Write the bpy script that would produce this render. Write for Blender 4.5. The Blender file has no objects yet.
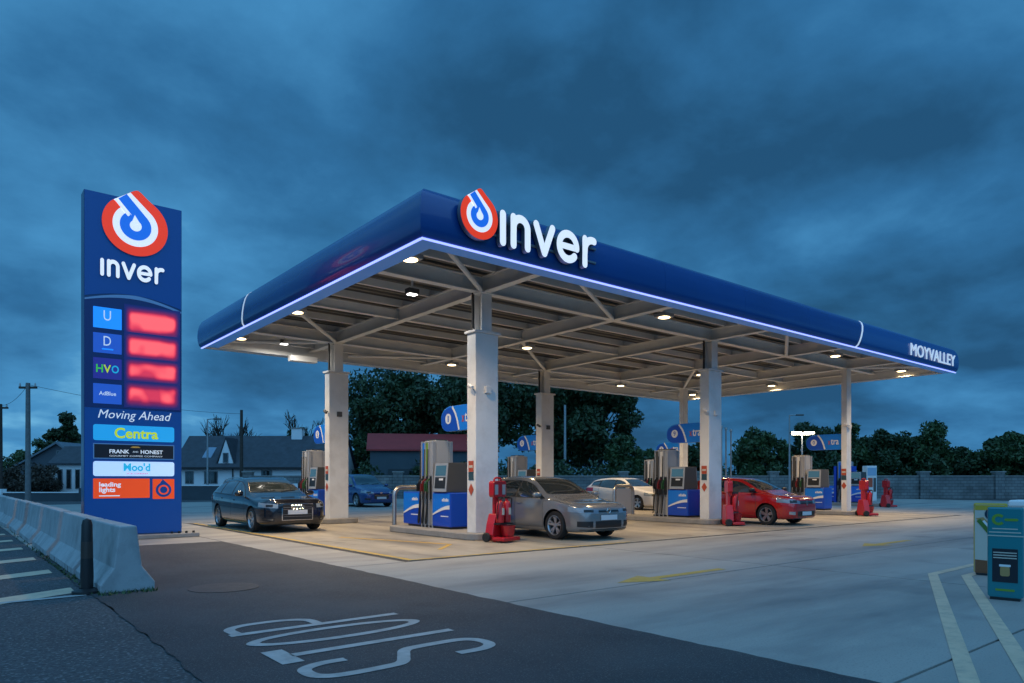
import bpy, bmesh, math, random
import numpy as np
from mathutils import Vector, Matrix
from mathutils.bvhtree import BVHTree

random.seed(7)
R = math.radians
sc = bpy.context.scene
COL = sc.collection

# ------------------------------------------------------------------ camera
CAMH, FPX, HORY = 1.36, 706.0, 480.0
FW, RT = (0.6308, 0.7760), (0.7760, -0.6308)
cd = bpy.data.cameras.new('camera')
cam = bpy.data.objects.new('camera', cd)
COL.objects.link(cam)
cam.location = (0, 0, CAMH)
cam.rotation_euler = (R(90), 0, -math.atan2(FW[0], FW[1]))
cd.sensor_width = 36.0
cd.lens = FPX / 1024 * 36
cd.shift_y = (HORY - 341.5) / 1024
cd.clip_start = 0.1
cd.clip_end = 3000
sc.camera = cam

# ------------------------------------------------------------------ world: dusk, broken overcast
SUN_EL, SUN_AZ = 55, 208
wd = bpy.data.worlds.new('World')
sc.world = wd
wd.use_nodes = True
nt = wd.node_tree
nt.nodes.clear()
N, LK = nt.nodes.new, nt.links.new


def wmath(op, a, b=None, c=None):
    n = N('ShaderNodeMath'); n.operation = op
    for i, v in enumerate((a, b, c)):
        if v is None: continue
        if isinstance(v, (int, float)): n.inputs[i].default_value = v
        else: LK(v, n.inputs[i])
    return n.outputs[0]


tc = N('ShaderNodeTexCoord')
sep = N('ShaderNodeSeparateXYZ'); LK(tc.outputs['Generated'], sep.inputs[0])
up = wmath('MAXIMUM', sep.outputs['Z'], 0.0)
den = wmath('ADD', up, 0.30)
cx = wmath('DIVIDE', sep.outputs['X'], den)
cy = wmath('DIVIDE', sep.outputs['Y'], den)
comb = N('ShaderNodeCombineXYZ'); LK(cx, comb.inputs[0]); LK(cy, comb.inputs[1])


def cloud_noise(scale, detail, rough, dist, off):
    mp = N('ShaderNodeMapping'); LK(comb.outputs[0], mp.inputs[0])
    mp.inputs['Location'].default_value = off
    n = N('ShaderNodeTexNoise'); LK(mp.outputs[0], n.inputs['Vector'])
    n.inputs['Scale'].default_value = scale
    n.inputs['Detail'].default_value = detail
    n.inputs['Roughness'].default_value = rough
    n.inputs['Distortion'].default_value = dist
    return n.outputs['Fac']


n1 = cloud_noise(1.05, 4, 0.5, 0.45, (3.1, 1.4, 0))
n2 = cloud_noise(2.9, 7, 0.56, 0.2, (4.9, 6.3, 0))
n3 = cloud_noise(9.0, 6, 0.6, 0.2, (1.3, 9.1, 0))
mixn = wmath('ADD', wmath('ADD', wmath('MULTIPLY', n1, 0.60), wmath('MULTIPLY', n2, 0.33)), wmath('MULTIPLY', n3, 0.07))
# the west (left of the view) keeps more of the last light
west = wmath('ADD', wmath('MULTIPLY', sep.outputs['X'], -0.62), wmath('MULTIPLY', sep.outputs['Y'], 0.42))
fac = wmath('ADD', mixn, wmath('MULTIPLY', west, 0.11))
ramp = N('ShaderNodeValToRGB'); LK(fac, ramp.inputs[0])
el = ramp.color_ramp.elements
el[0].position = 0.37; el[0].color = (0.013, 0.070, 0.158, 1)
el[1].position = 0.70; el[1].color = (0.165, 0.460, 0.69, 1)
e = el.new(0.475); e.color = (0.024, 0.126, 0.280, 1)
e = el.new(0.60); e.color = (0.052, 0.228, 0.455, 1)
sky = N('ShaderNodeTexSky'); sky.sky_type = 'NISHITA'
sky.sun_disc = False
sky.sun_elevation = R(2.0)
sky.sun_rotation = R(SUN_AZ)
skm = N('ShaderNodeVectorMath'); skm.operation = 'SCALE'
LK(sky.outputs[0], skm.inputs[0]); skm.inputs['Scale'].default_value = 0.05
mx = N('ShaderNodeMix'); mx.data_type = 'RGBA'
mx.inputs['Factor'].default_value = 0.97
LK(skm.outputs[0], mx.inputs[6]); LK(ramp.outputs[0], mx.inputs[7])
bg = N('ShaderNodeBackground'); LK(mx.outputs[2], bg.inputs[0]); bg.inputs[1].default_value = 1.0
wo = N('ShaderNodeOutputWorld'); LK(bg.outputs[0], wo.inputs[0])

# very soft, high, weak skylight standing for the bright part of the overcast overhead
sl = bpy.data.lights.new('sun', 'SUN')
sl.energy = 1.4
sl.angle = R(110)
sl.color = (0.23, 0.57, 1.0)
so = bpy.data.objects.new('sun', sl)
COL.objects.link(so)
so.rotation_euler = (R(90 - SUN_EL), 0, R(-28))

sc.view_settings.view_transform = 'Standard'
sc.view_settings.look = 'None'
sc.view_settings.exposure = 0.3
sc.view_settings.gamma = 1
sc.view_settings.use_curve_mapping = False
sc.render.engine = 'CYCLES'
sc.cycles.use_denoising = True
sc.cycles.max_bounces = 6
sc.cycles.diffuse_bounces = 4
sc.cycles.glossy_bounces = 3
sc.cycles.transmission_bounces = 4
sc.cycles.sample_clamp_indirect = 4.0
sc.cycles.caustics_reflective = False
sc.cycles.caustics_refractive = False


# ------------------------------------------------------------------ pixels to places
def ground_pt(px, py, z=0.0):
    Z = (CAMH - z) * FPX / (py - HORY)
    X = (px - 512) / FPX * Z
    return (X * RT[0] + Z * FW[0], X * RT[1] + Z * FW[1])


def at_depth(px, Z):
    X = (px - 512) / FPX * Z
    return (X * RT[0] + Z * FW[0], X * RT[1] + Z * FW[1])


def z_at(py, Z):
    return CAMH + (HORY - py) * Z / FPX


def on_y(px, py, y):
    k = (px - 512) / FPX
    x = y * (FW[0] - RT[1] * 0 + 0) if False else y * (0.6308 + 0.7760 * k) / (0.7760 - 0.6308 * k)
    Z = x * FW[0] + y * FW[1]
    return x, z_at(py, Z)


# ------------------------------------------------------------------ materials
MATS = {}


def pm(name, col, rough=0.6, metal=0.0, var=0.0, vscale=3.0, bump=0.0, bscale=40.0, coat=0.0, emit=None, estr=0.0,
       spec=0.5, obvar=0.0, dirt=None, dirt_scale=0.5, dirt_amt=0.0, stretch=None, speck=None, speck_scale=150.0, spots=None, spots_scale=2.5):
    if name in MATS: return MATS[name]
    m = bpy.data.materials.new(name); m.use_nodes = True
    t = m.node_tree; b = t.nodes['Principled BSDF']; L = t.links.new
    b.inputs['Base Color'].default_value = (*col, 1)
    b.inputs['Roughness'].default_value = rough
    b.inputs['Metallic'].default_value = metal
    b.inputs['Specular IOR Level'].default_value = spec
    b.inputs['Coat Weight'].default_value = coat
    b.inputs['Coat Roughness'].default_value = 0.04
    geo = None

    def pos():
        nonlocal geo
        if geo is None:
            g = t.nodes.new('ShaderNodeNewGeometry')
            geo = g.outputs['Position']
            if stretch:
                mp = t.nodes.new('ShaderNodeMapping'); L(geo, mp.inputs[0])
                mp.inputs['Scale'].default_value = stretch
                geo = mp.outputs[0]
        return geo

    def noise(scale, detail=4, rough_=0.55):
        n = t.nodes.new('ShaderNodeTexNoise'); L(pos(), n.inputs['Vector'])
        n.inputs['Scale'].default_value = scale; n.inputs['Detail'].default_value = detail
        n.inputs['Roughness'].default_value = rough_
        return n.outputs['Fac']

    cur = None
    if var or obvar or dirt:
        rgb = t.nodes.new('ShaderNodeRGB'); rgb.outputs[0].default_value = (*col, 1); cur = rgb.outputs[0]
    if var:
        mr = t.nodes.new('ShaderNodeMapRange'); L(noise(vscale, 6), mr.inputs[0])
        mr.inputs[1].default_value = 0.28; mr.inputs[2].default_value = 0.72
        mr.inputs[3].default_value = 1 - var; mr.inputs[4].default_value = 1 + var
        h = t.nodes.new('ShaderNodeVectorMath'); h.operation = 'SCALE'
        L(cur, h.inputs[0]); L(mr.outputs[0], h.inputs['Scale']); cur = h.outputs[0]
    if obvar:
        oi = t.nodes.new('ShaderNodeObjectInfo')
        mr = t.nodes.new('ShaderNodeMapRange'); L(oi.outputs['Random'], mr.inputs[0])
        mr.inputs[3].default_value = 1 - obvar; mr.inputs[4].default_value = 1 + obvar
        h = t.nodes.new('ShaderNodeVectorMath'); h.operation = 'SCALE'
        L(cur, h.inputs[0]); L(mr.outputs[0], h.inputs['Scale']); cur = h.outputs[0]
    if dirt:
        mr = t.nodes.new('ShaderNodeMapRange'); L(noise(dirt_scale, 7, 0.62), mr.inputs[0])
        mr.inputs[1].default_value = 0.47; mr.inputs[2].default_value = 0.68
        mr.inputs[3].default_value = 0; mr.inputs[4].default_value = dirt_amt
        k = t.nodes.new('ShaderNodeMix'); k.data_type = 'RGBA'
        L(mr.outputs[0], k.inputs['Factor']); L(cur, k.inputs[6]); k.inputs[7].default_value = (*dirt, 1)
        cur = k.outputs[2]
    for sk, ss, lo, hi, am in ((speck, speck_scale, 0.56, 0.70, 0.9), (spots, spots_scale, 0.60, 0.80, 0.55)):
        if not sk: continue
        g2 = t.nodes.new('ShaderNodeNewGeometry')
        nn = t.nodes.new('ShaderNodeTexNoise'); L(g2.outputs['Position'], nn.inputs['Vector'])
        nn.inputs['Scale'].default_value = ss; nn.inputs['Detail'].default_value = 2
        mr = t.nodes.new('ShaderNodeMapRange'); L(nn.outputs['Fac'], mr.inputs[0])
        mr.inputs[1].default_value = lo; mr.inputs[2].default_value = hi; mr.inputs[3].default_value = 0; mr.inputs[4].default_value = am
        k = t.nodes.new('ShaderNodeMix'); k.data_type = 'RGBA'
        L(mr.outputs[0], k.inputs['Factor']); L(cur, k.inputs[6]); k.inputs[7].default_value = (*sk, 1)
        cur = k.outputs[2]
    if cur is not None: L(cur, b.inputs['Base Color'])
    if bump:
        bn = t.nodes.new('ShaderNodeBump'); bn.inputs['Strength'].default_value = bump
        bn.inputs['Distance'].default_value = 0.02
        L(noise(bscale, 3), bn.inputs['Height']); L(bn.outputs[0], b.inputs['Normal'])
    if emit:
        b.inputs['Emission Color'].default_value = (*emit, 1)
        b.inputs['Emission Strength'].default_value = estr
    MATS[name] = m
    return m


M_CONC = pm('forecourt_concrete', (0.33, 0.31, 0.275), 0.62, speck=(0.21, 0.21, 0.21), speck_scale=60, var=0.16, vscale=0.7, bump=0.25, bscale=60, obvar=0.05,
            dirt=(0.13, 0.13, 0.13), dirt_scale=0.5, dirt_amt=0.75, stretch=(0.35, 1.5, 1), spots=(0.12, 0.12, 0.12), spots_scale=0.9)
M_PAD = pm('canopy_pad_concrete', (0.33, 0.295, 0.235), 0.5, var=0.25, vscale=0.9, bump=0.2, bscale=60, obvar=0.05,
           dirt=(0.13, 0.115, 0.095), dirt_scale=0.7, dirt_amt=0.75, stretch=(1.5, 0.35, 1), spots=(0.06, 0.055, 0.05), spots_scale=1.7)
M_JOINT = pm('joint_filler', (0.035, 0.034, 0.033), 0.8)
M_ASPH = pm('apron_asphalt', (0.034, 0.036, 0.040), 0.72, var=0.3, vscale=1.1, bump=0.5, bscale=170,
            dirt=(0.070, 0.071, 0.073), dirt_scale=0.45, dirt_amt=0.7, speck=(0.13, 0.13, 0.13), speck_scale=75)
M_CHIP = pm('chipped_asphalt', (0.060, 0.063, 0.068), 0.8, speck=(0.20, 0.20, 0.20), speck_scale=34, var=0.55, vscale=26, bump=0.9, bscale=60,
            dirt=(0.03, 0.03, 0.032), dirt_scale=0.8, dirt_amt=0.5)
M_GRASS = pm('verge_grass', (0.03, 0.05, 0.02), 0.9, var=0.4, vscale=2, bump=0.6, bscale=20)
M_WPAINT = pm('worn_white_paint', (0.40, 0.39, 0.37), 0.6, var=0.2, vscale=4, bump=0.2, bscale=150,
              dirt=(0.20, 0.20, 0.20), dirt_scale=9.0, dirt_amt=0.5)
M_CREAML = pm('worn_cream_paint', (0.62, 0.46, 0.31), 0.6, var=0.12, vscale=4, bump=0.2, bscale=150, dirt=(0.28, 0.25, 0.21), dirt_scale=7.0, dirt_amt=0.5)
M_YPAINT = pm('worn_yellow_paint', (0.52, 0.33, 0.06), 0.6, var=0.2, vscale=4, bump=0.2, bscale=150,
              dirt=(0.28, 0.22, 0.11), dirt_scale=4.0, dirt_amt=0.8)
M_KERB = pm('kerb_concrete', (0.26, 0.25, 0.235), 0.75, var=0.2, vscale=3, bump=0.3, bscale=50)
M_BARR = pm('barrier_concrete', (0.36, 0.37, 0.375), 0.75, var=0.15, vscale=2, bump=0.3, bscale=40,
            dirt=(0.17, 0.18, 0.18), dirt_scale=2.2, dirt_amt=0.6)
M_STEEL = pm('grey_painted_steel', (0.78, 0.78, 0.77), 0.5, var=0.06, vscale=2)
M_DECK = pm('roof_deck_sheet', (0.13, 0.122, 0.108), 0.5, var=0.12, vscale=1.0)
M_CLAD = pm('white_column_cladding', (0.74, 0.74, 0.73), 0.42, var=0.04, vscale=2,
            dirt=(0.5, 0.48, 0.45), dirt_scale=1.4, dirt_amt=0.5)
M_NAVY = pm('navy_fascia', (0.002, 0.052, 0.235), 0.27, coat=0.4, var=0.08, vscale=0.8)
M_ROYAL = pm('royal_fascia', (0.004, 0.085, 0.32), 0.26, coat=0.5)
M_NAVYP = pm('navy_panel', (0.002, 0.045, 0.20), 0.35, emit=(0.001, 0.036, 0.19), estr=0.4)
M_NAVYD = pm('dark_navy_panel', (0.002, 0.018, 0.09), 0.35, emit=(0.001, 0.014, 0.11), estr=0.3)
M_SIDE = pm('totem_side', (0.012, 0.07, 0.19), 0.3)
M_LWHITE = pm('lit_white', (0.8, 0.8, 0.8), 0.4, emit=(0.86, 0.9, 1.0), estr=0.55)
M_LWHITE2 = pm('lit_soft_white', (0.8, 0.8, 0.8), 0.4, emit=(0.72, 0.85, 1.0), estr=0.36)
M_RETURN = pm('letter_return', (0.22, 0.24, 0.27), 0.4, metal=0.6)
M_RED = pm('emblem_red', (0.60, 0.035, 0.008), 0.35, emit=(1.0, 0.050, 0.006), estr=0.50)
M_BLUE = pm('emblem_blue', (0.02, 0.16, 0.65), 0.35, emit=(0.012, 0.15, 0.75), estr=0.5)
M_LED = pm('led_strip', (0.3, 0.3, 0.6), 0.4, emit=(0.26, 0.33, 1.0), estr=1.5)
M_GLOW = pm('soffit_led_spill', (0.10, 0.22, 0.42), 0.45, emit=(0.03, 0.15, 0.50), estr=0.30)  # blue spill of the light strip put into the soffit trim's colour and emission
M_LENS = pm('lamp_lens', (0.8, 0.8, 0.7), 0.3, emit=(1.0, 0.72, 0.36), estr=7)
M_LENSW = pm('flood_lens', (0.8, 0.8, 0.8), 0.3, emit=(0.95, 0.95, 0.9), estr=8.0)
M_SOFF = pm('soffit_trim', (0.55, 0.56, 0.58), 0.45)
M_BLACK = pm('black_plastic', (0.012, 0.012, 0.013), 0.45)
M_RUBBER = pm('rubber', (0.014, 0.014, 0.014), 0.75, bump=0.1, bscale=80)
M_GREYM = pm('brushed_metal', (0.45, 0.44, 0.42), 0.35, metal=0.9, var=0.06, vscale=8)
M_PGREY = pm('pump_grey', (0.44, 0.44, 0.44), 0.42, var=0.04, vscale=4)
M_PDARK = pm('pump_dark_grey', (0.075, 0.073, 0.07), 0.45)
M_PSILV = pm('pump_silver', (0.42, 0.42, 0.42), 0.32, metal=0.3)
M_PBLUE = pm('pump_blue', (0.004, 0.065, 0.48), 0.3, coat=0.3)
M_PLBLUE = pm('pump_light_blue', (0.006, 0.19, 0.74), 0.3, coat=0.3)
M_WHITE = pm('white_print', (0.75, 0.75, 0.75), 0.4)
M_FIRE = pm('fire_red', (0.44, 0.006, 0.012), 0.35, coat=0.3)
M_SCREEN = pm('pump_screen', (0.02, 0.03, 0.04), 0.12, emit=(0.08, 0.22, 0.30), estr=0.35)
M_GLASSD = pm('dark_glass', (0.020, 0.028, 0.030), 0.05, spec=1.0, coat=1.0)
M_SLATE = pm('slate_roof', (0.045, 0.05, 0.06), 0.7, var=0.25, vscale=2.5, bump=0.5, bscale=6)
M_RENDER = pm('white_render', (0.76, 0.77, 0.77), 0.8, var=0.06, vscale=1)
M_BARNR = pm('barn_red_roof', (0.34, 0.028, 0.025), 0.7, var=0.15, vscale=0.6)
M_BARNW = pm('barn_wall', (0.06, 0.085, 0.10), 0.7, var=0.12, vscale=0.7)
M_WOOD = pm('pole_wood', (0.05, 0.038, 0.03), 0.85, var=0.25, vscale=5)
M_GALV = pm('galvanised_steel', (0.30, 0.32, 0.33), 0.45, metal=0.5, var=0.1, vscale=3)
M_BARK = pm('bark', (0.045, 0.036, 0.028), 0.9, var=0.3, vscale=6, bump=0.5, bscale=20)
M_LEAF = pm('dark_leaves', (0.032, 0.060, 0.020), 0.6, var=0.45, vscale=1.2)
M_LEAF2 = pm('mid_leaves', (0.042, 0.078, 0.022), 0.6, var=0.45, vscale=1.2)
M_LEAF3 = pm('russet_leaves', (0.055, 0.040, 0.026), 0.7, var=0.4, vscale=1.5)
M_ORANGE = pm('orange_panel', (0.65, 0.07, 0.01), 0.4, emit=(1.0, 0.08, 0.008), estr=0.40)
M_CYANP = pm('cyan_panel', (0.02, 0.32, 0.62), 0.4, emit=(0.015, 0.34, 0.75), estr=0.5)
M_LIME = pm('lime_print', (0.5, 0.6, 0.02), 0.4, emit=(0.48, 0.62, 0.02), estr=0.55)
M_PALEB = pm('pale_panel', (0.6, 0.72, 0.85), 0.4, emit=(0.42, 0.62, 0.95), estr=0.55)
M_BLKP = pm('black_panel', (0.010, 0.012, 0.02), 0.4)
M_GOLD = pm('gold_print', (0.5, 0.28, 0.05), 0.4, emit=(0.5, 0.28, 0.05), estr=0.2)
M_TEALP = pm('teal_print', (0.02, 0.42, 0.6), 0.4, emit=(0.01, 0.40, 0.62), estr=0.5)
M_PINK = pm('pink_print', (0.8, 0.05, 0.2), 0.4, emit=(0.8, 0.05, 0.2), estr=0.4)
M_ICON = pm('icon_bright_blue', (0.02, 0.25, 0.8), 0.4, emit=(0.012, 0.26, 0.95), estr=0.62)
M_ICON2 = pm('icon_blue', (0.02, 0.08, 0.40), 0.4, emit=(0.015, 0.09, 0.50), estr=0.55)
M_ICON3 = pm('icon_indigo', (0.02, 0.02, 0.18), 0.4, emit=(0.02, 0.025, 0.28), estr=0.5)
M_GREENP = pm('green_print', (0.05, 0.5, 0.06), 0.4, emit=(0.05, 0.5, 0.05), estr=0.5)
M_ARCB = pm('grey_blue_band', (0.10, 0.22, 0.42), 0.35, emit=(0.06, 0.17, 0.36), estr=0.3)
M_TEAL = pm('teal_board', (0.006, 0.19, 0.22), 0.35, coat=0.2)
M_CREAM = pm('cream_print', (0.55, 0.50, 0.42), 0.45)
M_YELL = pm('yellow_board', (0.50, 0.34, 0.03), 0.4)
M_BROWN = pm('brown_print', (0.20, 0.075, 0.03), 0.45)
M_LETT = pm('lettuce_print', (0.07, 0.16, 0.02), 0.5)
M_BREAD = pm('bread_print', (0.42, 0.25, 0.09), 0.5)
M_SIGNO = pm('orange_sign', (0.45, 0.075, 0.03), 0.45)
M_CHROME = pm('chrome', (0.6, 0.6, 0.6), 0.12, metal=1.0)
M_RIM = pm('alloy_rim', (0.48, 0.48, 0.49), 0.28, metal=0.85)
M_LAMPG = pm('headlamp_glass', (0.22, 0.27, 0.32), 0.1, coat=1.0)
M_TAIL = pm('tail_lamp', (0.45, 0.01, 0.03), 0.15, coat=1.0)
M_PLATE = pm('number_plate', (0.62, 0.64, 0.66), 0.4)
M_HOARD = pm('dark_hoarding', (0.045, 0.06, 0.07), 0.7, var=0.15, vscale=1.0)
M_GREENN = pm('green_nozzle', (0.015, 0.08, 0.02), 0.4)
M_LIMEST = pm('lime_stripe', (0.16, 0.30, 0.03), 0.4)


def brick_mat(name, c1, c2, mortar, w, h, along):
    m = bpy.data.materials.new(name); m.use_nodes = True
    t = m.node_tree; b = t.nodes['Principled BSDF']; L = t.links.new
    g = t.nodes.new('ShaderNodeNewGeometry')
    dt = t.nodes.new('ShaderNodeVectorMath'); dt.operation = 'DOT_PRODUCT'
    L(g.outputs['Position'], dt.inputs[0]); dt.inputs[1].default_value = along
    sp = t.nodes.new('ShaderNodeSeparateXYZ'); L(g.outputs['Position'], sp.inputs[0])
    cb = t.nodes.new('ShaderNodeCombineXYZ'); L(dt.outputs['Value'], cb.inputs[0]); L(sp.outputs['Z'], cb.inputs[1])
    br = t.nodes.new('ShaderNodeTexBrick'); L(cb.outputs[0], br.inputs['Vector'])
    br.inputs['Color1'].default_value = (*c1, 1); br.inputs['Color2'].default_value = (*c2, 1)
    br.inputs['Mortar'].default_value = (*mortar, 1)
    br.inputs['Scale'].default_value = 1; br.inputs['Mortar Size'].default_value = 0.016
    br.inputs['Brick Width'].default_value = w; br.inputs['Row Height'].default_value = h
    n = t.nodes.new('ShaderNodeTexNoise'); L(g.outputs['Position'], n.inputs['Vector']); n.inputs['Scale'].default_value = 0.9
    n.inputs['Detail'].default_value = 6
    mr = t.nodes.new('ShaderNodeMapRange'); L(n.outputs['Fac'], mr.inputs[0])
    mr.inputs[1].default_value = 0.3; mr.inputs[2].default_value = 0.7; mr.inputs[3].default_value = 0.7; mr.inputs[4].default_value = 1.25
    sv = t.nodes.new('ShaderNodeVectorMath'); sv.operation = 'SCALE'
    L(br.outputs['Color'], sv.inputs[0]); L(mr.outputs[0], sv.inputs['Scale'])
    L(sv.outputs[0], b.inputs['Base Color']); b.inputs['Roughness'].default_value = 0.85
    bp = t.nodes.new('ShaderNodeBump'); bp.inputs['Strength'].default_value = 0.5; bp.inputs['Distance'].default_value = 0.02
    bp.invert = True
    L(br.outputs['Fac'], bp.inputs['Height']); L(bp.outputs[0], b.inputs['Normal'])
    return m


M_BLOCK = brick_mat('grey_blockwork', (0.20, 0.205, 0.20), (0.15, 0.155, 0.155), (0.09, 0.09, 0.09), 0.44, 0.22, (*RT, 0))


def price_mat():
    """red light-emitting price figures, only readable as soft red blots"""
    m = bpy.data.materials.new('red_price_display'); m.use_nodes = True
    t = m.node_tree; b = t.nodes['Principled BSDF']; L = t.links.new
    b.inputs['Base Color'].default_value = (0.02, 0.004, 0.03, 1)
    b.inputs['Roughness'].default_value = 0.4
    tx = t.nodes.new('ShaderNodeTexCoord')
    sp = t.nodes.new('ShaderNodeSeparateXYZ'); L(tx.outputs['Generated'], sp.inputs[0])

    def mt(op, a, c=None):
        n = t.nodes.new('ShaderNodeMath'); n.operation = op
        for i, v in enumerate((a, c)):
            if v is None: continue
            if isinstance(v, (int, float)): n.inputs[i].default_value = v
            else: L(v, n.inputs[i])
        return n.outputs[0]

    def soft(o, edge):
        d = mt('ABSOLUTE', mt('SUBTRACT', o, 0.5))
        r = t.nodes.new('ShaderNodeMapRange'); r.interpolation_type = 'SMOOTHERSTEP'
        L(d, r.inputs[0]); r.inputs[1].default_value = 0.5; r.inputs[2].default_value = 0.5 - edge
        r.inputs[3].default_value = 0; r.inputs[4].default_value = 1
        return r.outputs[0]
    g = t.nodes.new('ShaderNodeNewGeometry')
    n = t.nodes.new('ShaderNodeTexNoise'); L(g.outputs['Position'], n.inputs['Vector']); n.inputs['Scale'].default_value = 3.4
    n.inputs['Detail'].default_value = 0
    nr = t.nodes.new('ShaderNodeMapRange'); L(n.outputs['Fac'], nr.inputs[0])
    nr.inputs[1].default_value = 0.3; nr.inputs[2].default_value = 0.62; nr.inputs[3].default_value = 0.55; nr.inputs[4].default_value = 1.0
    v = mt('MULTIPLY', mt('MULTIPLY', soft(sp.outputs['X'], 0.16), soft(sp.outputs['Z'], 0.42)), nr.outputs[0])
    cr = t.nodes.new('ShaderNodeValToRGB'); L(v, cr.inputs[0])
    c = cr.color_ramp.elements
    c[0].color = (0.003, 0.010, 0.10, 1); c[0].position = 0.0
    c[1].color = (0.92, 0.115, 0.13, 1); c[1].position = 0.9
    k = c.new(0.35); k.color = (0.20, 0.008, 0.055, 1)
    k = c.new(0.6); k.color = (0.62, 0.035, 0.07, 1)
    L(cr.outputs[0], b.inputs['Emission Color']); b.inputs['Emission Strength'].default_value = 1.0
    return m


M_PRICE = price_mat()


# ------------------------------------------------------------------ mesh building
class MB:
    def __init__(s):
        s.v = []; s.f = []; s.m = []; s.mi = 0

    def add(s, vs, fs):
        o = len(s.v); s.v.extend(vs)
        for f in fs:
            s.f.append(tuple(o + i for i in f)); s.m.append(s.mi)

    def box(s, x0, x1, y0, y1, z0, z1):
        s.add([(x0, y0, z0), (x1, y0, z0), (x1, y1, z0), (x0, y1, z0), (x0, y0, z1), (x1, y0, z1), (x1, y1, z1), (x0, y1, z1)],
              [(3, 2, 1, 0), (4, 5, 6, 7), (0, 1, 5, 4), (1, 2, 6, 5), (2, 3, 7, 6), (3, 0, 4, 7)])
        return s

    def quad(s, a, b, c, d):
        s.add([a, b, c, d], [(0, 1, 2, 3)]); return s

    def tube(s, pts, r, n=8, caps=True):
        pts = [Vector(p) for p in pts]
        rs = r if isinstance(r, (list, tuple)) else [r] * len(pts)
        vs = []; fs = []
        prev = None
        for i, p in enumerate(pts):
            d = (pts[min(i + 1, len(pts) - 1)] - pts[max(i - 1, 0)]).normalized()
            if prev is None:
                a = d.orthogonal().normalized()
            else:
                a = (prev - d * prev.dot(d))
                a = a.normalized() if a.length > 1e-6 else d.orthogonal().normalized()
            prev = a; b = d.cross(a)
            for k in range(n):
                t = 2 * math.pi * k / n
                vs.append(tuple(p + (a * math.cos(t) + b * math.sin(t)) * rs[i]))
        for i in range(len(pts) - 1):
            for k in range(n):
                fs.append((i * n + k, i * n + (k + 1) % n, (i + 1) * n + (k + 1) % n, (i + 1) * n + k))
        if caps:
            fs.append(tuple(range(n - 1, -1, -1))); fs.append(tuple(range((len(pts) - 1) * n, len(pts) * n)))
        s.add(vs, fs); return s

    def lathe(s, prof, org=(0, 0, 0), axis='z', n=24):
        vs = []; fs = []; m = len(prof)
        for k in range(n):
            t = 2 * math.pi * k / n; c, q = math.cos(t), math.sin(t)
            for r, h in prof:
                p = {'z': (r * c, r * q, h), 'y': (r * c, h, r * q), 'x': (h, r * c, r * q)}[axis]
                vs.append((p[0] + org[0], p[1] + org[1], p[2] + org[2]))
        for k in range(n):
            for i in range(m - 1):
                fs.append((k * m + i, ((k + 1) % n) * m + i, ((k + 1) % n) * m + i + 1, k * m + i + 1))
        s.add(vs, fs); return s

    def prism(s, poly, fn, d0, d1, side_mi=None):
        """polygon in the plane, thick from d0 (back) to d1 (front)"""
        n = len(poly)
        vs = [fn(a, b, d0) for a, b in poly] + [fn(a, b, d1) for a, b in poly]
        o = len(s.v); s.v.extend(vs)
        s.f.append(tuple(o + n + i for i in range(n))); s.m.append(s.mi)
        s.f.append(tuple(o + i for i in range(n - 1, -1, -1))); s.m.append(s.mi if side_mi is None else side_mi)
        for i in range(n):
            j = (i + 1) % n
            s.f.append((o + i, o + j, o + n + j, o + n + i)); s.m.append(s.mi if side_mi is None else side_mi)
        return s

    def build(s, name, mats, parent=None, smooth=False, bevel=0.0, loc=None, fix=True, seg=2):
        me = bpy.data.meshes.new(name)
        me.from_pydata([tuple(p) for p in s.v], [], s.f)
        if not isinstance(mats, (list, tuple)): mats = [mats]
        for m in mats: me.materials.append(m)
        if len(mats) > 1: me.polygons.foreach_set('material_index', s.m)
        if fix:
            bm = bmesh.new(); bm.from_mesh(me)
            bmesh.ops.recalc_face_normals(bm, faces=bm.faces)
            bm.to_mesh(me); bm.free()
        if smooth:
            me.polygons.foreach_set('use_smooth', [True] * len(me.polygons))
            try: me.set_sharp_from_angle(angle=R(smooth if smooth is not True else 40))
            except Exception: pass
        o = bpy.data.objects.new(name, me); COL.objects.link(o)
        if parent: o.parent = parent
        if loc: o.location = loc
        if bevel:
            b = o.modifiers.new('Bevel', 'BEVEL'); b.width = bevel; b.segments = seg; b.limit_method = 'ANGLE'; b.angle_limit = R(40)
        return o


def tag(o, label, cat, group=None, kind=None):
    o['label'] = label; o['category'] = cat
    if group: o['group'] = group
    if kind: o['kind'] = kind
    return o


def thing(name, label, cat, loc=(0, 0, 0), rz=0.0, group=None):
    o = bpy.data.objects.new(name, None); COL.objects.link(o)
    o.location = loc; o.rotation_euler = (0, 0, rz); o.empty_display_size = 0.2
    return tag(o, label, cat, group)


def struct(o):
    o['kind'] = 'structure'; return o


def rbox(w, h, r, n=4):
    """rounded rectangle outline centred on 0"""
    out = []
    for cx_, cy_, a0 in ((w / 2 - r, h / 2 - r, 0), (-w / 2 + r, h / 2 - r, 90), (-w / 2 + r, -h / 2 + r, 180), (w / 2 - r, -h / 2 + r, 270)):
        for k in range(n + 1):
            t = R(a0 + 90 * k / n); out.append((cx_ + r * math.cos(t), cy_ + r * math.sin(t)))
    return out


def arc(cx_, cy_, r, a0, a1, n=16, ry=None):
    return [(cx_ + r * math.cos(R(a0 + (a1 - a0) * k / n)), cy_ + (ry or r) * math.sin(R(a0 + (a1 - a0) * k / n))) for k in range(n + 1)]


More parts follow.
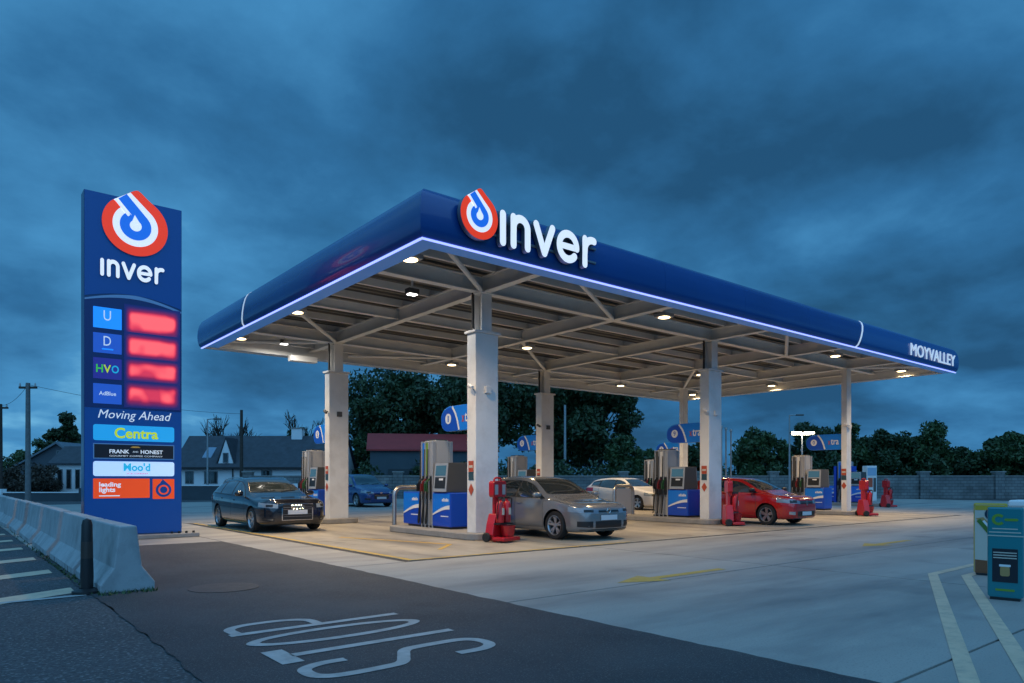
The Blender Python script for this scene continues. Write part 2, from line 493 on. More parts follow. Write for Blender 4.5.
def stroke(pts, w, cap='round', nc=6):
    """outline of a fat line"""
    P = [Vector(p) for p in pts]; L_, R_ = [], []
    for i, p in enumerate(P):
        d = (P[min(i + 1, len(P) - 1)] - P[max(i - 1, 0)]).normalized()
        nrm = Vector((-d.y, d.x)); k = 1.0
        if 0 < i < len(P) - 1:
            d1 = (P[i + 1] - P[i]).normalized(); k = 1 / max(0.6, abs(d.dot(d1)))
        L_.append(p + nrm * w / 2 * k); R_.append(p - nrm * w / 2 * k)
    out = [tuple(p) for p in L_]
    if cap == 'round':
        d = (P[-1] - P[-2]).normalized(); a = math.atan2(d.y, d.x) + math.pi / 2
        out += [(P[-1].x + w / 2 * math.cos(a - math.pi * k / nc), P[-1].y + w / 2 * math.sin(a - math.pi * k / nc)) for k in range(1, nc)]
    out += [tuple(p) for p in reversed(R_)]
    if cap == 'round':
        d = (P[0] - P[1]).normalized(); a = math.atan2(d.y, d.x) + math.pi / 2
        out += [(P[0].x + w / 2 * math.cos(a - math.pi * k / nc), P[0].y + w / 2 * math.sin(a - math.pi * k / nc)) for k in range(1, nc)]
    return out


def text_obj(body, name, mat, parent, fn, a0, b0, a1=None, b1=None, depth=0.004, shear=0.0, fit=True, bold=0.0):
    """flat lettering fitted into the box a0..a1, b0..b1 of a plane; fn(a, b, d) maps to 3D"""
    cu = bpy.data.curves.new('t', 'FONT'); cu.body = body; cu.size = 1.0; cu.resolution_u = 3
    cu.offset = bold
    ob = bpy.data.objects.new('t', cu)
    me = bpy.data.meshes.new_from_object(ob)
    vs = [v.co.copy() for v in me.vertices]; fs = [tuple(p.vertices) for p in me.polygons]
    bpy.data.objects.remove(ob); bpy.data.curves.remove(cu); bpy.data.meshes.remove(me)
    x0 = min(v.x for v in vs); x1 = max(v.x for v in vs); y0 = min(v.y for v in vs); y1 = max(v.y for v in vs)
    sx = (a1 - a0) / (x1 - x0); sy = (b1 - b0) / (y1 - y0)
    out = []
    for v in vs:
        a = a0 + (v.x - x0) * sx; b = b0 + (v.y - y0) * sy
        out.append(fn(a + shear * (b - b0), b, depth))
    mb = MB(); mb.add(out, fs)
    o = mb.build(name, mat, parent, fix=False)
    return o


def solidify(o, t):
    s = o.modifiers.new('Solidify', 'SOLIDIFY'); s.thickness = t; s.offset = -1
    return o


# ================================================================== GROUND
g = MB(); g.quad((-900, -900, -0.10), (900, -900, -0.10), (900, 900, -0.10), (-900, 900, -0.10))
struct(g.build('ground', M_GRASS, fix=False))
g = MB(); g.quad((-14, -30, -0.006), (1.42, -30, -0.006), (1.42, 16.0, -0.006), (-14, 16.0, -0.006))
g.quad((-14, 16.0, -0.006), (1.42, 16.0, -0.006), (1.42, 120, -0.006), (-14, 120, -0.006))
struct(g.build('road', M_CHIP, fix=False))
# side road running behind the forecourt
p0 = at_depth(-400, 49); p1 = at_depth(1700, 49); p2 = at_depth(1700, 60); p3 = at_depth(-400, 60)
g = MB(); g.quad((1.42, -30, -0.05), (90, -30, -0.05), (90, 75, -0.05), (1.42, 75, -0.05))
struct(g.build('yard', M_ASPH, fix=False))
EDGE = 4.88
g = MB(); re = random.Random(11)
edge_r = []; wob = 0.0; yy = -30.0
while yy < 16.2:
    wob = wob * 0.8 + re.uniform(-0.012, 0.012)
    edge_r.append((EDGE + 0.012 + wob, yy)); yy += 0.09 if yy > -6 else 1.0
edge_l = []; wob = 0.0; yy = 16.2
while yy > -30:
    wob = wob * 0.85 + re.uniform(-0.02, 0.02)
    edge_l.append((1.40 + wob, yy)); yy -= 0.09 if yy > -6 else 1.0
top_e = [(EDGE - 0.12 * k, 16.2 + re.uniform(-0.02, 0.02)) for k in range(1, 28)]
g.add([(x, y, 0.004) for x, y in edge_r + top_e + edge_l], [tuple(range(len(edge_r) + len(top_e) + len(edge_l)))])
apron = struct(g.build('apron', M_ASPH, fix=False))
# patched, slightly paler strip and cover in the apron
g = MB(); g.prism(arc(0, 0, 0.42, 0, 360, 28)[:-1], lambda a, b, d: (*[(lambda q: (q[0] + a, q[1] + b))(ground_pt(224, 588))][0], d), 0.0045, 0.010)
cov = g.build('manhole_cover', pm('iron_cover', (0.045, 0.042, 0.04), 0.6, var=0.3, vscale=9, bump=0.6, bscale=50))
tag(cov, 'round iron manhole cover in the dark asphalt apron', 'manhole cover')

fore = bpy.data.objects.new('forecourt', None); COL.objects.link(fore); fore['kind'] = 'structure'
fb = MB(); fb.quad((1.42, 16.2, -0.03), (EDGE, 16.2, -0.03), (EDGE, 46, -0.03), (1.42, 46, -0.03))
fb.quad((EDGE, -30, -0.03), (75, -30, -0.03), (75, 46, -0.03), (EDGE, 46, -0.03))
fb.build('joint_filler', M_JOINT, fore, fix=False)
PX0, PX1, PY0, PY1 = 6.15, 30.6, 10.32, 23.5      # pad under the canopy
DR = 0.13                                          # drain channel width
slab_cache = {}


def slab(x0, x1, y0, y1, mat, zt=0.0):
    gap = 0.014
    w, h = round(x1 - x0 - 2 * gap, 4), round(y1 - y0 - 2 * gap, 4)
    key = (w, h, mat.name)
    if key not in slab_cache:
        b = MB(); b.box(-w / 2, w / 2, -h / 2, h / 2, -0.028, 0)
        o = b.build('concrete_slab', mat, fore); slab_cache[key] = o.data
    else:
        o = bpy.data.objects.new('concrete_slab', slab_cache[key]); COL.objects.link(o); o.parent = fore
    o.location = ((x0 + x1) / 2, (y0 + y1) / 2, zt)


def slabs(x0, x1, y0, y1, nx, ny, mat):
    for i in range(nx):
        for j in range(ny):
            slab(x0 + (x1 - x0) * i / nx, x0 + (x1 - x0) * (i + 1) / nx, y0 + (y1 - y0) * j / ny, y0 + (y1 - y0) * (j + 1) / ny, mat)


slabs(EDGE, 54, 2.05, PY0 - DR, 9, 2, M_CONC)
slabs(EDGE, 54, -10.5, 2.05, 8, 2, M_CONC)
slabs(PX0, PX1, PY0, PY1, 6, 3, M_PAD)
slabs(EDGE, PX0 - DR, PY0 - DR, 30, 1, 3, M_CONC)
slabs(1.42, EDGE, 16.2, 30, 1, 2, M_CONC)
slabs(PX1 + DR, 54, PY0 - DR, 30, 3, 3, M_CONC)
slabs(PX0 - DR, PX1 + DR, PY1 + DR, 30, 4, 1, M_CONC)
slabs(1.42, 54, 30, 46, 8, 2, M_CONC)
# drainage channel with its grating round the pad
b = MB()
b.box(PX0 - DR + 0.01, PX0 - 0.01, PY0 - DR + 0.01, PY1, -0.03, -0.006)
b.box(PX0, PX1 + DR, PY0 - DR + 0.01, PY0 - 0.01, -0.03, -0.006)
dr = b.build('drain_channel', pm('drain_iron', (0.045, 0.04, 0.036), 0.6, metal=0.2, var=0.3, vscale=6, bump=0.7, bscale=70), fore)


def paint(name, polys, mat, z, parent=None):
    b = MB()
    for p in polys: b.add([(x, y, z) for x, y in p], [tuple(range(len(p)))])
    o = b.build(name, mat, parent, fix=False)
    for pg in o.data.polygons:
        pass
    bm = bmesh.new(); bm.from_mesh(o.data)
    for f in bm.faces:
        f.normal_update()
        if f.normal.z < 0: f.normal_flip()
    bm.to_mesh(o.data); bm.free()
    if not parent: struct(o)
    return o


paint('yellow_edge_line', [[(PX0 + 0.03, PY0 + 0.03), (PX0 + 0.15, PY0 + 0.15), (PX0 + 0.15, PY1), (PX0 + 0.03, PY1)],
                           [(PX0 + 0.03, PY0 + 0.03), (11.8, PY0 + 0.03), (11.8, PY0 + 0.12), (PX0 + 0.12, PY0 + 0.12)]], M_YPAINT, 0.004)
paint('old_yellow_line', [stroke([(7.4, 15.6), (8.4, 12.4)], 0.13, None), stroke([(8.4, 12.4), (7.6, 11.6)], 0.1, None)], M_YPAINT, 0.004)
# STOP, to be read by drivers leaving towards the road; letter height runs along x, writing runs along y
SX0, SX1 = 1.96, 3.60


def stop_map(pts):
    return [(SX1 - b * (SX1 - SX0), a) for a, b in pts]


Y0 = 4.42
wS = 0.085


def marks(paths):
    """a letter stroke with the stretched look of road lettering: wide across the ends"""
    return paths


# strokes in real metres on the ground: (y, x)
def gpt(px, py): return ground_pt(px, py)


S_pts = []
for a0, b0 in [(0.40, 0.06), (0.47, 0.20)]: pass
sp_ = [(0.05, 0.27), (0.05, 0.13), (0.12, 0.05), (0.24, 0.03), (0.36, 0.05), (0.43, 0.13), (0.43, 0.36), (0.39, 0.44), (0.24, 0.50),
       (0.09, 0.56), (0.05, 0.64), (0.05, 0.86), (0.12, 0.95), (0.24, 0.97), (0.36, 0.95), (0.43, 0.86), (0.43, 0.74)]


def letter_ground(pts, y0, w):
    q = []
    for a, b in pts: q.append((SX1 - b * (SX1 - SX0), y0 + a))
    return stroke(q, w, None)


def dense(pts, n=4):
    out = []
    for i in range(len(pts) - 1):
        p0_, p1_, p2_, p3_ = pts[max(i - 1, 0)], pts[i], pts[i + 1], pts[min(i + 2, len(pts) - 1)]
        for k in range(n):
            t = k / n
            out.append(tuple(0.5 * (2 * p1_[j] + (p2_[j] - p0_[j]) * t + (2 * p0_[j] - 5 * p1_[j] + 4 * p2_[j] - p3_[j]) * t * t + (-p0_[j] + 3 * p1_[j] - 3 * p2_[j] + p3_[j]) * t ** 3) for j in range(len(p1_))))
    out.append(tuple(pts[-1])); return out


paint('road_letter', [letter_ground(dense(sp_), 4.50, 0.10)], M_WPAINT, 0.009)
paint('road_letter', [letter_ground([(0.0, 0.95), (0.46, 0.95)], 5.07, 0.17), letter_ground([(0.23, 0.0), (0.23, 0.905)], 5.07, 0.10)], M_WPAINT, 0.009)
o_out = arc(0.26, 0.5, 0.26, 0, 360, 40, 0.5); o_in = arc(0.26, 0.5, 0.165, 0, 360, 40, 0.43)
paint('road_letter', [[(SX1 - b_ * (SX1 - SX0), 5.60 + a_) for a_, b_ in (o_out[k], o_out[k + 1], o_in[k + 1], o_in[k])] for k in range(40)], M_WPAINT, 0.009)
pbowl = dense([(0.10, 0.955), (0.30, 0.955), (0.41, 0.88), (0.44, 0.75), (0.41, 0.60), (0.30, 0.51), (0.10, 0.50)])
paint('road_letter', [letter_ground([(0.05, 0.0), (0.05, 1.0)], 6.24, 0.10), letter_ground(pbowl, 6.24, 0.095)], M_WPAINT, 0.009)


def arrow(x, y, L_, name='direction_arrow'):
    paint(name, [[(x, y), (x + 0.75, y - 0.30), (x + 0.75, y - 0.08), (x + L_, y - 0.07), (x + L_, y + 0.07), (x + 0.75, y + 0.08), (x + 0.75, y + 0.30)]], M_YPAINT, 0.004)


arrow(6.95, 6.35, 2.35)
arrow(14.7, 6.7, 2.3)


def band(pts, w):
    q = []
    P = [Vector(p) for p in pts]
    return [stroke([P[i], P[i + 1]], w, None) for i in range(len(P) - 1)]


outer = [(3.2, 0.86), (11.15, 4.08), (20.5, 4.28)]
inner = [(3.6, 0.62), (11.30, 3.70), (20.5, 3.90)]
for pl in (outer, inner):
    a, b_, c = [Vector(p) for p in pl]
    w = 0.125
    d1 = (b_ - a).normalized(); d2 = (c - b_).normalized()
    n_1 = Vector((-d1.y, d1.x)); n_2 = Vector((-d2.y, d2.x)); mt_ = (n_1 + n_2).normalized(); mt_ /= mt_.dot(n_1)
    paint('double_line', [[tuple(a + n_1 * w / 2), tuple(b_ + mt_ * w / 2), tuple(b_ - mt_ * w / 2), tuple(a - n_1 * w / 2)],
                          [tuple(b_ + mt_ * w / 2), tuple(c + n_2 * w / 2), tuple(c - n_2 * w / 2), tuple(b_ - mt_ * w / 2)]], M_CREAML, 0.004)
# hatching on the road side of the barriers
for y in (9.55, 11.85, 14.05, 16.4, 18.75, 21.1):
    paint('hatch_bar', [[(-1.6, y - 1.25), (1.30, y + 0.42), (1.30, y + 0.92), (-1.6, y - 0.75)]], M_CREAML, -0.001)
paint('edge_line', [[(-9, 9.0), (1.36, 9.62), (1.36, 9.74), (-9, 9.12)]], M_WPAINT, 0.0015)
# parking bay floor far right
# ================================================================== CANOPY
CX0, CX1, CY0, CY1 = 6.4, 30.3, 10.3, 23.3
ZB, ZT = 5.50, 6.40
can = thing('canopy', 'long blue forecourt canopy on white columns with lit lettering', 'canopy', (0, 0, 0))
PROF = [(0.00, 5.50), (0.055, 5.56), (0.085, 5.68), (0.095, 5.84), (0.085, 6.02), (0.05, 6.19), (-0.01, 6.31), (-0.09, 6.38), (-0.24, 6.40)]


def fascia(axis, s, a0, a1, m0, m1, name, mat):
    """panel of the bullnose fascia. axis 'x': runs along x at y=s side; m0/m1: mitre sign at the ends (0 = butt)"""
    b = MB(); vs = []; n = len(PROF)
    inn = [(-0.30, 6.36), (-0.30, 5.52)]
    prof = PROF + inn
    for a, m in ((a0, m0), (a1, m1)):
        for off, z in prof:
            aa = a + m * off
            vs.append((aa, s[0] - off * s[1], z) if axis == 'x' else (s[0] - off * s[1], aa, z))
    k = len(prof)
    fs = [(i, (i + 1) % k, k + (i + 1) % k, k + i) for i in range(k)]
    fs += [tuple(range(k)), tuple(range(2 * k - 1, k - 1, -1))]
    b.add(vs, fs)
    return b.build(name, mat, can, smooth=35)


SEPX, SEPY = 22.35, 19.3
NF = 5
for k in range(NF):
    xa_, xb_ = CX0 + (SEPX - CX0) * k / NF, CX0 + (SEPX - CX0) * (k + 1) / NF
    fascia('x', (CY0, 1), xa_ + (0.005 if k else 0), xb_, -1 if k == 0 else 0, 0, 'fascia_panel', M_NAVY)
fascia('x', (CY0, 1), SEPX + 0.012, CX1, 0, 1, 'fascia_panel', M_ROYAL)
for k in range(3):
    ya_, yb_ = CY0 + (SEPY - CY0) * k / 3, CY0 + (SEPY - CY0) * (k + 1) / 3
    fascia('y', (CX0, 1), ya_ + (0.005 if k else 0), yb_, -1 if k == 0 else 0, 0, 'fascia_panel', M_NAVY)
fascia('y', (CX0, 1), SEPY + 0.012, CY1, 0, 1, 'fascia_panel', M_ROYAL)
fascia('x', (CY1, -1), CX0, CX1, -1, 1, 'fascia_panel', M_NAVY)
fascia('y', (CX1, -1), CY0, CY1, -1, 1, 'fascia_panel', M_NAVY)
# thin white swoosh line between the two blues, following the bulge
b = MB()
for i in range(len(PROF) - 1):
    (o0, z0), (o1, z1) = PROF[i], PROF[i + 1]
    f0 = (z0 - 5.5) / 0.9; f1 = (z1 - 5.5) / 0.9
    xa, xb = SEPX - 0.25 + 0.45 * f0, SEPX - 0.25 + 0.45 * f1
    b.quad((xa, CY0 - o0 - 0.006, z0), (xa + 0.10, CY0 - o0 - 0.006, z0), (xb + 0.10, CY0 - o1 - 0.006, z1 + 0.004), (xb, CY0 - o1 - 0.006, z1 + 0.004))
b.build('swoosh_line', M_LWHITE2, can, fix=False)
b = MB()
for i in range(len(PROF) - 1):
    (o0, z0), (o1, z1) = PROF[i], PROF[i + 1]
    f0 = (z0 - 5.5) / 0.9; f1 = (z1 - 5.5) / 0.9
    ya, yb = SEPY - 0.05 - 0.25 * math.sin(f0 * 1.6), SEPY - 0.05 - 0.25 * math.sin(f1 * 1.6)
    b.quad((CX0 - o0 - 0.006, ya, z0), (CX0 - o1 - 0.006, yb, z1 + 0.004), (CX0 - o1 - 0.006, yb + 0.10, z1 + 0.004), (CX0 - o0 - 0.006, ya + 0.10, z0))
b.build('swoosh_line', M_LWHITE2, can, fix=False)
# light strip and soffit trim, one per side
for (x0, x1, y0, y1) in ((CX0 - 0.02, CX1 + 0.02, CY0 - 0.025, CY0 + 0.012), (CX0 - 0.025, CX0 + 0.012, CY0 + 0.035, CY1 - 0.035),
                         ):
    MB().box(x0, x1, y0, y1, 5.464, 5.492).build('light_strip', M_LED, can)
T = 0.40
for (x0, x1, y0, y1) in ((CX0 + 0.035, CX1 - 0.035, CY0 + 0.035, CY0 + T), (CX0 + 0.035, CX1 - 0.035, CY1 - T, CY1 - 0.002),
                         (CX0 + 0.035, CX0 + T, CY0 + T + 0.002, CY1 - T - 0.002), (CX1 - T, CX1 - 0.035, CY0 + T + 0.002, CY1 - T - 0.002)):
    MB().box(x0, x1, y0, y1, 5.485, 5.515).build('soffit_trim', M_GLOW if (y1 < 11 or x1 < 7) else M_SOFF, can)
for (x0, x1, y0, y1) in ((CX0 + 0.33, CX1 - 0.33, CY0 + 0.315, CY0 + 0.335), (CX0 + 0.33, CX1 - 0.33, CY1 - 0.335, CY1 - 0.315), (CX0 + 0.315, CX0 + 0.335, CY0 + 0.34, CY1 - 0.34), (CX1 - 0.335, CX1 - 0.315, CY0 + 0.34, CY1 - 0.34)):
    MB().box(x0, x1, y0, y1, 5.52, 6.30).build('fascia_lining', M_STEEL, can)
# roof skin over, ribbed deck under
MB().box(CX0 + 0.2, CX1 - 0.2, CY0 + 0.2, CY1 - 0.2, 6.33, 6.37).build('roof_skin', M_GALV, can)
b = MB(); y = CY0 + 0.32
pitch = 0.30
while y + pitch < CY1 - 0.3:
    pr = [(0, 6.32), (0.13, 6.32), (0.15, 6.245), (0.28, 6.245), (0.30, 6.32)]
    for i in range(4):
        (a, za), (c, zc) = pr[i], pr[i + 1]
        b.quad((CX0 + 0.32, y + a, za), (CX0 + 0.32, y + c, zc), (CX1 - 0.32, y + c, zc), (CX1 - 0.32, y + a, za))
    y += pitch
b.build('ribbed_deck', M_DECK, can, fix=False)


def ibeam(axis, s, a0, a1, zb, h, w, name='beam'):
    t = 0.022
    for_ = [(s - w / 2, s + w / 2, zb, zb + t), (s - 0.012, s + 0.012, zb + t, zb + h - t), (s - w / 2, s + w / 2, zb + h - t, zb + h)]
    b = MB()
    pts = [(-w / 2, 0), (w / 2, 0), (w / 2, t), (0.012, t), (0.012, h - t), (w / 2, h - t), (w / 2, h), (-w / 2, h), (-w / 2, h - t), (-0.012, h - t), (-0.012, t), (-w / 2, t)]
    if axis == 'x': b.prism(pts, lambda p, q, d: (d, s + p, zb + q), a0, a1)
    else: b.prism(pts, lambda p, q, d: (s + p, d, zb + q), a0, a1)
    return b.build(name, M_STEEL, can)


COLX = [9.85, 18.73, 27.60]
ROWY = [13.20, 20.97]
NODEX = [9.85, 14.29, 18.73, 23.17, 27.60]
for x in NODEX: ibeam('y', x, CY0 + 0.37, CY1 - 0.37, 5.70, 0.36, 0.20)
for x in (CX0 + 0.62, CX1 - 0.62): ibeam('y', x, CY0 + 0.37, CY1 - 0.37, 5.78, 0.26, 0.14)
for y in ROWY: ibeam('x', y, CX0 + 0.37, CX1 - 0.37, 5.703, 0.352, 0.206)
for y in (CY0 + 0.62, 17.08, CY1 - 0.62): ibeam('x', y, CX0 + 0.37, CX1 - 0.37, 5.783, 0.252, 0.136)
for k in range(9):
    y = CY0 + 0.95 + k * (CY1 - CY0 - 1.9) / 8
    b = MB()
    b.prism([(-0.03, 0), (0.05, 0), (0.05, 0.012), (-0.018, 0.012), (-0.018, 0.17), (0.05, 0.17), (0.05, 0.182), (-0.03, 0.182)], lambda p, q, d: (d, y + p, 6.062 + q), CX0 + 0.4, CX1 - 0.4)
    b.build('purlin', M_STEEL, can)
for (x, y, x2, y2) in ((9.85, 13.2, 7.0, 10.72), (14.29, 13.2, 10.3, 10.72), (23.17, 13.2, 18.9, 10.72), (9.85, 20.97, 6.85, 17.2),
                       (9.85, 20.97, 7.0, 22.9), (14.29, 20.97, 11.2, 22.9), (23.17, 20.97, 19.7, 22.9), (27.6, 13.2, 29.7, 10.75), (27.6, 20.97, 29.7, 22.9),
                       (18.73, 20.97, 14.3, 17.1), (27.6, 20.97, 23.2, 17.1)):
    MB().tube([(x, y, 5.74), (x2, y2, 5.72)], 0.055, 8).build('brace', M_STEEL, can, smooth=True)
# little cleats that carry the purlins on the beams
b = MB()
for x in NODEX:
    for k in range(9):
        y = CY0 + 0.95 + k * (CY1 - CY0 - 1.9) / 8
        b.box(x - 0.06, x + 0.06, y - 0.055, y - 0.035, 6.055, 6.23)
b.build('purlin_cleats', M_STEEL, can)['kind'] = 'stuff'

# columns: clad in white for the first two pairs, bare and slimmer for the last pair
for i, x in enumerate(COLX):
    for j, y in enumerate(ROWY):
        slim = i == 2
        w, d = (0.36, 0.22) if slim else (0.65, 0.34)
        if slim:
            c = MB().box(x - w / 2, x + w / 2, y - d / 2, y + d / 2, 0.14, 5.70).build('column', M_CLAD, can, bevel=0.012)
        else:
            c = MB().box(x - w / 2, x + w / 2, y - d / 2, y + d / 2, 0.14, 4.74).build('column', M_CLAD, can, bevel=0.012)
            MB().box(x - w / 2 - 0.05, x + w / 2 + 0.05, y - d / 2 - 0.05, y + d / 2 + 0.05, 4.742, 4.80).build('column_cap', M_CLAD, c, bevel=0.01)
            s_ = MB(); s_.prism([(-0.15, -0.15), (0.15, -0.15), (0.15, -0.13), (0.012, -0.13), (0.012, 0.13), (0.15, 0.13), (0.15, 0.15), (-0.15, 0.15), (-0.15, 0.13), (-0.012, 0.13), (-0.012, -0.13), (-0.15, -0.13)],
                                lambda a, q, dd: (x + a, y + q, dd), 4.80, 5.70)
            s_.build('column_stub', M_STEEL, c)
            MB().box(x - 0.22, x + 0.22, y - 0.2, y + 0.2, 5.672, 5.699).build('cap_plate', M_STEEL, c)
            # downpipe beside the stub
            MB().tube([(x - 0.21, y + 0.1, 4.8), (x - 0.21, y + 0.1, 5.9)], 0.035, 8).build('downpipe', M_BLACK, c, smooth=True)
        # warning plates on the lane side
        xs = x - w / 2 - 0.006
        sg = MB().box(xs - 0.006, xs, y - 0.09, y + 0.10, 1.55, 1.80).build('warning_sign', M_SIGNO, c)
        MB().box(xs - 0.010, xs - 0.007, y - 0.07, y + 0.08, 1.64, 1.70).build('sign_text', M_CREAM, sg)
        MB().box(xs - 0.006, xs, y - 0.09, y + 0.10, 1.36, 1.545).build('dark_notice', pm('dark_teal', (0.03, 0.07, 0.09), 0.4), c)
        b = MB(); b.prism([(0, -0.14), (0.11, 0), (0, 0.14), (-0.11, 0)], lambda a, q, dd: (xs - dd, y + a * 0.9, 1.14 + q), 0, 0.006)
        b.build('hazard_diamond', M_SIGNO, c)
        # camera on a short bracket
        cmx = MB(); cmx.tube([(x - w / 2, y - 0.05, 3.52), (x - w / 2 - 0.10, y - 0.05, 3.52)], 0.02, 6)
        cmx.tube([(x - w / 2 - 0.10, y - 0.05, 3.53), (x - w / 2 - 0.13, y - 0.22, 3.46)], [0.05, 0.04], 10)
        cmx.build('camera_unit', M_WHITE if j == 0 else M_PDARK, c, smooth=True)
        bx = MB().box(x - 0.08, x + 0.08, y - d / 2 - 0.07, y - d / 2 - 0.002, 3.36, 3.52).build('speaker_unit', M_CLAD if j == 0 else M_PDARK, c, bevel=0.01)

# luminaires under the deck
WARM = (1.0, 0.70, 0.37)
for x in (7.15, 14.9, 24.2, 29.55):
    for y in (11.95, 17.55, 21.9):
        f = MB().box(x - 0.19, x + 0.19, y - 0.19, y + 0.19, 5.66, 5.75).build('canopy_light', M_PSILV, can, bevel=0.01)
        MB().box(x - 0.03, x + 0.03, y - 0.03, y + 0.03, 5.752, 6.25).build('drop_rod', M_STEEL, f)
        MB().lathe([(0.0, 0.0), (0.12, 0.0), (0.15, 0.008), (0.15, 0.014)], (x, y, 5.644), 'z', 20).build('lens', M_LENS, f)
        la = bpy.data.lights.new('canopy_lamp', 'AREA'); la.shape = 'SQUARE'; la.size = 0.4
        la.energy = 125; la.color = WARM; la.spread = R(130)
        lo = bpy.data.objects.new('canopy_lamp', la); COL.objects.link(lo); lo.parent = f
        lo.location = (x, y, 5.635)
for x, y in ((8.55, 14.2), (8.52, 21.95)):
    f = MB().box(x - 0.14, x + 0.14, y - 0.10, y + 0.10, 5.68, 5.80).build('floodlight', M_PDARK, can, bevel=0.01)
    MB().box(x - 0.10, x + 0.10, y - 0.07, y + 0.07, 5.662, 5.678).build('lens', M_LENSW, f)
    MB().box(x - 0.02, x + 0.02, y - 0.02, y + 0.02, 5.802, 6.2).build('drop_rod', M_STEEL, f)
    la = bpy.data.lights.new('flood_lamp', 'AREA'); la.size = 0.2; la.energy = 45; la.color = (1, 0.93, 0.82)
    lo = bpy.data.objects.new('flood_lamp', la); COL.objects.link(lo); lo.parent = f; lo.location = (x, y, 5.65)
gx = at_depth(291, 25.0)
MB().box(9.0, 9.9, CY1 - 0.75, CY1 - 0.45, 5.30, 5.48).build('gutter_box', M_STEEL, can)


# ------------------------------------------------------------------ brand emblem and lettering
def drop_polys():
    red = [(0.02, 1.20), (-0.06, 1.165), (-0.66, 0.74)] + arc(0, 0, 1, 138, 180, 8) + arc(0, 0, 1, 180, 414, 40)[1:] + [(0.40, 0.95), (0.16, 1.16), (0.08, 1.205)]
    white = [(-0.16, 1.09), (-0.66, 0.74)] + arc(0, 0, 0.69, 124, 408, 40)
    blue = [(-0.27, 1.01), (-0.52, 0.80), (-0.11, 0.33)] + arc(0, 0, 0.48, 122, 403, 36)
    core = [(-0.03, 0.36)] + arc(0, 0, 0.18, 125, 415, 20)
    return red, white, blue, core


def emblem(parent, fn, cx_, cy_, s, name='drop_emblem', base=0.02):
    red, white, blue, core = drop_polys()
    out = None
    for k, (pl, mt_, nm) in enumerate(((red, M_RED, name), (white, M_LWHITE, 'white_band'), (blue, M_BLUE, 'blue_band'), (core, M_LWHITE, 'white_core'))):
        b = MB()
        q = [(cx_ + a * s, cy_ + c * s) for a, c in pl]
        d0, d1 = (0.0, base) if k == 0 else (base + 0.005 * (k - 1) + 0.0005, base + 0.005 * k)
        b.prism(q, fn, d0, d1, 1 if k == 0 else None)
        o = b.build(nm, [mt_, M_RETURN] if k == 0 else mt_, parent if k == 0 else out)
        if k == 0: out = o
    # notch between stem and ring
    b = MB(); st = stroke([(-0.60, 0.755), (-0.20, 0.30)], 0.085, None)
    b.prism([(cx_ + a * s, cy_ + c * s) for a, c in st], fn, base + 0.0105, base + 0.0135)
    b.build('white_band', M_LWHITE, out)
    return out


def brand_letters(parent, fn, a0, b0, xh, total, depth, mat):
    """rounded lower-case word i n v e r (first letter dotless), x-height xh, width total"""
    w = 0.225
    h0, h1 = w / 2, 1 - w / 2
    L_ = []
    L_.append([[(0.125, h0), (0.125, h1)]])
    x = 0.52
    nar = [(x + 0.0, 0.50)] + arc(x + 0.27, h1 - 0.27, 0.27, 175, 0, 14) + [(x + 0.54, 0.4), (x + 0.54, h0)]
    L_.append([[(x, h0), (x, h1)], nar])
    x = 1.40
    L_.append([[(x, h1), (x + 0.33, h0)], [(x + 0.66, h1), (x + 0.33, h0)]])
    x = 2.72
    L_.append([[(x - 0.36, 0.50), (x + 0.37, 0.50)], arc(x, 0.5, 0.375, 0, 318, 32)])
    x = 3.46
    L_.append([[(x, h0), (x, h1)], [(x, 0.45)] + arc(x + 0.33, h1 - 0.30, 0.32, 170, 75, 10, 0.30)])
    W_ = 3.46 + 0.42 + 0.125
    sx = total / W_
    for strokes in L_:
        b = MB()
        for k, st in enumerate(strokes):
            wq = w * (0.84 if k == 0 and len(strokes[0]) == 2 and strokes is L_[3] else 1)
            pl = stroke(st, wq)
            b.prism([(a0 + a * sx, b0 + c * xh) for a, c in pl], fn, 0.0, depth + 0.002 * k, 1)
        b.build('letter', [mat, M_RETURN], parent, smooth=30)


FY = CY0 - 0.125
ff = lambda a, c, d: (a, FY - d, c)
# stand-off rails that carry the sign
MB().box(7.2, 10.5, FY + 0.0, FY + 0.07, 5.80, 5.84).build('sign_rail', M_RETURN, can)
MB().box(7.2, 10.5, FY + 0.0, FY + 0.07, 6.08, 6.12).build('sign_rail', M_RETURN, can)
emblem(can, ff, 7.45, 6.04, 0.41, base=0.10)
brand_letters(can, ff, 7.90, 5.62, 0.66, 2.52, 0.10, M_LWHITE)
mv = text_obj('MOYVALLEY', 'place_name', M_LWHITE2, can, ff, 25.95, 5.66, 29.95, 6.08, depth=0.005)
solidify(mv, 0.03)

# ================================================================== ISLANDS
def island(x0, x1, y0, y1):
    w = x1 - x0; h = y1 - y0
    b = MB(); pl = rbox(w, h, 0.35, 6)
    b.prism(pl, lambda a, c, d: ((x0 + x1) / 2 + a, (y0 + y1) / 2 + c, d), 0.002, 0.15)
    return struct(b.build('pump_island', M_KERB, bevel=0.02))


for x in COLX:
    island(x - 0.62, x + 0.62, 12.72, 16.72)
    island(x - 0.62, x + 0.62, 20.45, 24.9)
island(37.4, 39.0, 16.1, 20.6)


